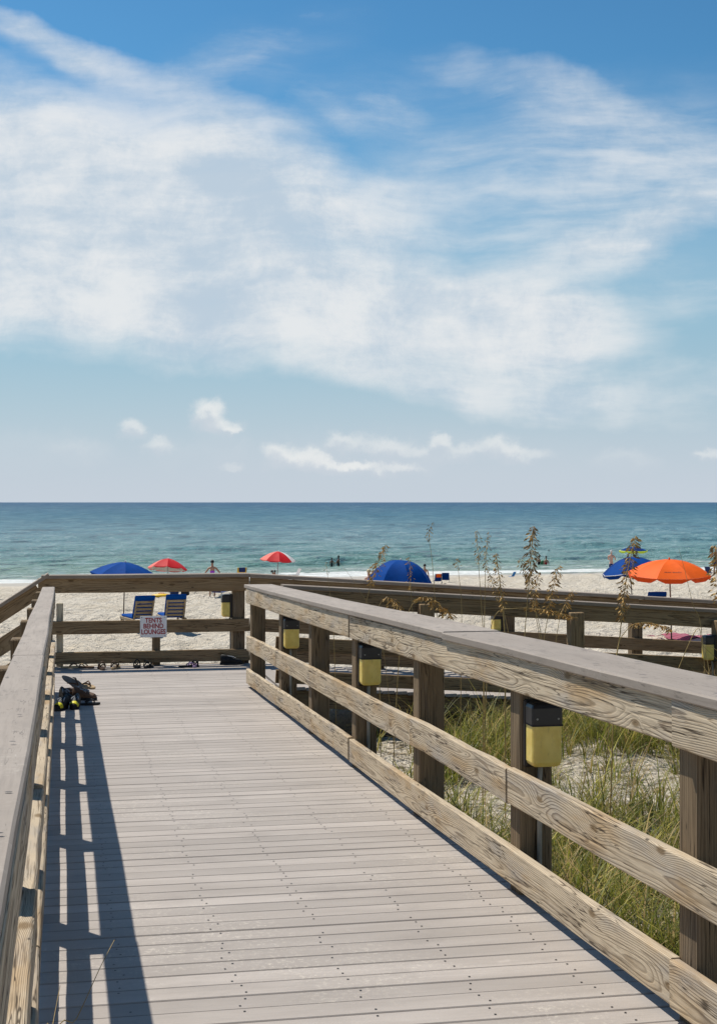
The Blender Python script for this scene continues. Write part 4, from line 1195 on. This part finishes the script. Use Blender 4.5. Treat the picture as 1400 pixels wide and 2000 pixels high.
def low_chair(label, u, y, rz, fab='blue', towel=None, group='folding beach chairs', sc=1.0):
    p = px(u, 1200, y); g0 = gz(p.x, p.y)
    root = thing('beach_chair', label, 'beach chair', (p.x, p.y, g0), rz, group); root.scale = (sc, sc, sc)
    mb = MB(); mb.add([(-.27, .0, .26), (.27, 0, .26), (.27, .48, .30), (-.27, .48, .30), (-.27, .0, .25), (.27, 0, .25), (.27, .48, .29), (-.27, .48, .29)], [(0, 1, 2, 3), (7, 6, 5, 4), (0, 4, 5, 1), (1, 5, 6, 2), (2, 6, 7, 3), (3, 7, 4, 0)]); mb.build('seat', M[fab], root)
    mb = MB(); mb.add([(-.27, 0, .27), (.27, 0, .27), (.27, -.28, .85), (-.27, -.28, .85), (-.27, .012, .275), (.27, .012, .275), (.27, -.268, .855), (-.27, -.268, .855)], [(3, 2, 1, 0), (4, 5, 6, 7), (0, 1, 5, 4), (1, 2, 6, 5), (2, 3, 7, 6), (3, 0, 4, 7)]); mb.build('backrest', M[fab], root)
    for sx in (-.29, .29):
        mb = MB(); mb.tube([(sx, -.29, .87), (sx, .02, .25), (sx, .25, -.02)], .012, 6); mb.tube([(sx, -.25, -.02), (sx, .05, .25), (sx, .5, .30)], .012, 6); mb.tube([(sx, -.12, .50), (sx, .32, .48), (sx, .40, .29)], .012, 6)
        mb.build('side_frame', M['polemetal'], root, True)
    if towel:
        mb = MB(); mb.box(0, -.27, .72, .40, .10, .28, .02); mb.build('towel', M[towel], root)
    return root
low_chair('navy beach chair with an orange towel over its back, right of the dome umbrella', 855, 84, .15, 'bluedark', 'orange', sc=.72)
low_chair('plain navy beach chair, right of the one with the orange towel', 870, 84, -.1, 'bluedark', sc=.72)
low_chair('yellow beach chair with a navy stripe behind the corner post of the railing', 472, 88, .2, 'yellow', 'navy')
low_chair('light blue beach chair alone near the surf', 1001, 93, .9, 'bluelight', sc=.55)
low_chair('low navy and white chair by the legs of the woman in purple', 423, 68, -.6, 'navy')
low_chair('black beach chair in the shade of the faded red umbrella', 352, 71, .4, 'black')
low_chair('low black beach chair just right of the black one under the faded red umbrella', 372, 71.5, -.5, 'black')
low_chair('pale folding beach chair beside the sunbather under the red umbrella', 577, 84, 1.9, 'silver')
low_chair('grey beach chair just showing over the railing right of the orange umbrella pole', 1329, 50, -.1, 'silver')
low_chair('dark blue beach chair beside the man at the right edge of the photo', 1383, 94, -.8, 'navy', sc=.7)

# ================================================================== people
def skinned(name, verts, edges, radii, mat, parent, root_i=0, sub=1):
    me = bpy.data.meshes.new(name); me.from_pydata([tuple(v) for v in verts], edges, [])
    me.materials.append(M[mat])
    o = link(name, me, parent)
    md = o.modifiers.new('skin', 'SKIN'); md.use_smooth_shade = True
    layer = me.skin_vertices[0].data if me.skin_vertices else None
    if layer is None:
        bpy.context.view_layer.update(); layer = me.skin_vertices[0].data
    for i, r_ in enumerate(radii): layer[i].radius = r_ if isinstance(r_, tuple) else (r_, r_)
    layer[root_i].use_root = True
    sm = o.modifiers.new('sub', 'SUBSURF'); sm.levels = sub; sm.render_levels = sub
    return o
def person(label, loc, rz, h=1.68, skin='skin', suit='purple', hair='hairdark', arms='down', legs='stand', long_hair=False, female=True, shorts=False, cat='person', hat=None):
    """local +y is the way the person faces; feet at z=0 unless seated"""
    k = h / 1.70
    root = thing('person', label, cat, loc, rz, 'people on the beach and in the water')
    hipz = .90
    if legs == 'sit': hipz = .30
    if legs == 'lie': hipz = .14
    tw = .165 if female else .20
    lean = Vector((0, 0, 0))
    V_ = [(0, 0, hipz), (0, .01, hipz + .16), (0, 0, hipz + .36), (0, -.01, hipz + .52), (0, .0, hipz + .60), (0, .01, hipz + .66), (0, .02, hipz + .76)]
    if legs == 'lie':
        V_ = [(0, 0, hipz), (0, -.15, hipz + .08), (0, -.33, hipz + .17), (0, -.48, hipz + .25), (0, -.54, hipz + .30), (0, -.58, hipz + .35), (0, -.62, hipz + .45)]
    R_ = [(.135, .10), (.105, .085), (.125, .09), (.10, .075), (.05, .05), (.06, .065), (.082, .10)]
    E = [(0, 1), (1, 2), (2, 3), (3, 4), (4, 5), (5, 6)]
    sh = Vector(V_[3])
    for sx in (-1, 1):
        i = len(V_)
        S0 = sh + Vector((sx * tw, 0, -.02))
        if arms == 'hips': el, ha = S0 + Vector((sx * .20, -.06, -.24)), Vector(V_[0]) + Vector((sx * .15, .04, .12))
        elif arms == 'up': el, ha = S0 + Vector((sx * .16, .10, -.18)), S0 + Vector((sx * .10, .30, -.06))
        elif arms == 'front': el, ha = S0 + Vector((sx * .06, .12, -.24)), S0 + Vector((sx * -.02, .33, -.26))
        else: el, ha = S0 + Vector((sx * .07, -.02, -.27)), S0 + Vector((sx * .09, .08, -.52))
        V_ += [S0, el, ha, ha + (ha - el).normalized() * .09]; R_ += [.052, .040, .030, (.02, .035)]
        E += [(3, i), (i, i + 1), (i + 1, i + 2), (i + 2, i + 3)]
    for sx in (-1, 1):
        i = len(V_)
        h0 = Vector(V_[0]) + Vector((sx * .09, 0, -.06))
        if legs == 'stand': kn, an, to = (sx * .10, .02, .48), (sx * .11, -.01, .07), (sx * .13, .15, .03)
        elif legs == 'walk': kn, an, to = (sx * .09, .10 if sx > 0 else -.02, .48), (sx * .09, .12 if sx > 0 else -.22, .08), (sx * .10, .27 if sx > 0 else -.07, .03)
        elif legs == 'lie': kn, an, to = (sx * .11, .42, .34), (sx * .11, .72, .06), (sx * .12, .84, .10)
        else: kn, an, to = (sx * .13, .42, .42), (sx * .12, .58, .06), (sx * .13, .72, .04)
        V_ += [h0, Vector(kn), Vector(an), Vector(to)]; R_ += [.082, .058, .038, (.035, .025)]
        E += [(0, i), (i, i + 1), (i + 1, i + 2), (i + 2, i + 3)]
    V_ = [Vector(v) * k for v in V_]; R_ = [tuple(q * k for q in r_) if isinstance(r_, tuple) else r_ * k for r_ in R_]
    skinned('body', V_, E, R_, skin, root)
    up = 1.12
    if shorts or not female:
        a = 15
        cv = [V_[0] + Vector((0, 0, .05 * k)), V_[0], V_[15], V_[15].lerp(V_[16], .6), V_[19], V_[19].lerp(V_[20], .6)]
        skinned('shorts', cv, [(0, 1), (1, 2), (2, 3), (1, 4), (4, 5)], [(.125 * k, .10 * k), (.15 * k, .115 * k), .098 * k, .09 * k, .098 * k, .09 * k], suit, root, 1)
    else:
        cv = [V_[0] - Vector((0, 0, .03)), V_[0], V_[1], V_[2], V_[2].lerp(V_[3], .45)]
        skinned('swimsuit', cv, [(0, 1), (1, 2), (2, 3), (3, 4)], [(.11 * k, .09 * k), (.148 * k, .112 * k), (.118 * k, .097 * k), (.137 * k, .102 * k), (.10 * k, .085 * k)], suit, root, 1)
    hd = V_[6]
    mb = MB(); rings = []
    for th_ in np.linspace(.08, 1.75 if not long_hair else 2.2, 6):
        rings.append([hd + Vector((.092 * math.sin(th_) * math.cos(a), -.018 + .112 * math.sin(th_) * math.sin(a), .018 + .125 * math.cos(th_))) * k for a in np.linspace(0, 2 * PI, 12, endpoint=False)])
    # keep the face free
    for rg_ in rings[3:]:
        for j, p in enumerate(rg_):
            if p.y > hd.y + .02 * k: rg_[j] = Vector((p.x, hd.y + .02 * k, p.z))
    mb.loft(rings)
    mb.build('hair' if not hat else 'hat', M[hat or hair], root, True)
    mb = MB()
    mb.loft([[hd + Vector((.012 * math.cos(a) * q, .088 + .03 * (1 - q), -.005 + .03 * math.sin(a) * q)) * k for a in np.linspace(0, 2 * PI, 6, endpoint=False)] for q in (1, .5, .1)]); mb.build('nose', M[skin], root, True)
    return root
def stand(u, y, dz=0.0):
    p = px(u, 1100, y); g0 = gz(p.x, p.y); return (p.x, p.y, max(g0, SEA_Z - 5) + dz)
person('woman in a purple swimsuit standing with her hands on her hips', stand(415, 69), .25, 1.66, 'skin', 'purple', 'hairdark', 'hips')
def wade(u, vhead, y, h):   # head top at a given picture height
    p = px(u, vhead, y); return (p.x, p.y, p.z - h)
person('small dark haired swimmer in the water, left of the two beyond the railing', wade(648, 1091, 118, 1.35), .3, 1.35, 'skindark', 'black', 'hairdark', 'down')
person('swimmer with long dark hair in the water, right of the two beyond the railing', wade(661, 1087, 118, 1.65), 1.2, 1.65, 'skindark', 'black', 'hairdark', 'front', long_hair=True)
person('bather in dark swimwear standing left of the green float', wade(1052, 1087, 115, 1.6), .6, 1.6, 'skin', 'black', 'hairdark', 'front')
person('bather in a red swimsuit standing right of the green float', wade(1066, 1088, 115, 1.6), .4, 1.6, 'skin', 'swimred', 'hairdark', 'down')
person('small child in the water farther out than the green float', wade(1071, 1075, 150, 1.25), .2, 1.25, 'skindark', 'navy', 'hairdark', 'down', female=False)
person('bare chested man with a white cap behind the blue umbrella', wade(1193, 1077, 101, 1.75), -.5, 1.75, 'skinpink', 'navy', 'hairfair', 'front', female=False, hat='white')
person('tanned man in navy shorts standing at the right edge of the photo', stand(1397, 95), .3, 1.72, 'skin', 'navy', 'hairfair', 'front', female=False)
p = px(553, 1200, 84); person('sunbather with black hair lying back under the red umbrella', (p.x, p.y, gz(p.x, p.y) + .22), -1.35, 1.66, 'skin', 'black', 'hairdark', 'down', 'lie')
p = px(537, 1200, 84); person('second sunbather sitting low, left of the red umbrella pole', (p.x, p.y, gz(p.x, p.y)), -.3, 1.22, 'skin', 'black', 'hairdark', 'down', 'sit')
p = px(720, 1200, 62); person('fair haired person sitting low left of the blue dome umbrella', (p.x, p.y, gz(p.x, p.y) + .35), .4, 1.66, 'skinpink', 'bluelight', 'hairfair', 'down', 'sit')
p = px(829, 1200, 75); person('dark haired person whose head shows over the right side of the dome umbrella', (p.x, p.y, gz(p.x, p.y) + .0), .2, 1.46, 'skin', 'navy', 'hairdark', 'down')

# ================================================================== beach things
def ellipsoid(mb, c, rx, ry, rz, n=10, m=7):
    rings = []
    for i in range(m):
        t = PI * (i + .02 if i == 0 else i - (.02 if i == m - 1 else 0)) / (m - 1)
        rings.append([(c[0] + rx * math.sin(t) * math.cos(a), c[1] + ry * math.sin(t) * math.sin(a), c[2] + rz * math.cos(t)) for a in np.linspace(0, -2 * PI, n, endpoint=False)])
    mb.loft(rings)
p = px(316, 1165, 70); root = thing('float_board', 'yellow float lying flat on the sand under the faded red umbrella', 'float', (p.x, p.y, gz(p.x, p.y)), .1)
mb = MB(); ellipsoid(mb, (0, 0, .10), .52, .30, .10, 14); mb.build('hull', M['yellow'], root, True)
mb = MB(); mb.tube([(-.15, 0, .19), (-.10, 0, .23), (.10, 0, .23), (.15, 0, .19)], .014, 6); mb.build('handle', M['orangedark'], root, True)
p = px(1059, 1100, 115.6); root = thing('float_board', 'green float held between the two bathers', 'float', (p.x, p.y, SEA_Z), .2)
mb = MB(); ellipsoid(mb, (0, 0, .16), .20, .10, .22, 12); mb.build('hull', M['green'], root, True)
for u_, lab, m_ in ((362, 'dark beach bag on the sand between the two black chairs', 'black'), (341, 'small dark bag right of the yellow float', 'navy')):
    p = px(u_, 1165, 70.5); root = thing('beach_bag', lab, 'beach bag', (p.x, p.y, gz(p.x, p.y)), .2)
    mb = MB(); mb.loft([[(x * k1, y * k1, z) for x, y in outline(.42, .3, 12)] for z, k1 in ((0, .9), (.08, 1), (.22, .92), (.30, .7))]); mb.build('bag_body', M[m_], root, True)
    mb = MB(); mb.tube([(-.1, 0, .28), (-.06, 0, .42), (.06, 0, .42), (.1, 0, .28)], .012, 6); mb.build('handle', M[m_], root, True)
# reddish towel
p = px(1328, 1241, 43); n = 9
nxs, nys = 15, 11; vs = []
for j in range(nys):
    for i in range(nxs):
        lx = -.68 + 1.36 * i / (nxs - 1); ly = -.95 + 1.9 * j / (nys - 1)
        X_, Y_ = p.x + lx * .96 - ly * .28, p.y + lx * .28 + ly * .96
        vs.append((lx, ly, gz(X_, Y_) + .035 + .012 * math.sin(lx * 9 + ly * 5)))
z0 = gz(p.x, p.y)
mb = MB(); mb.add([(a, b, c - z0) for a, b, c in vs], [(j * nxs + i, j * nxs + i + 1, (j + 1) * nxs + i + 1, (j + 1) * nxs + i) for j in range(nys - 1) for i in range(nxs - 1)])
to = mb.build('beach_towel', M['towel'], None, True); to.location = (p.x, p.y, z0); to.rotation_euler = (0, 0, math.atan2(.28, .96))
tag(to, 'dull red striped towel spread on the sand behind the side ramp', 'towel')
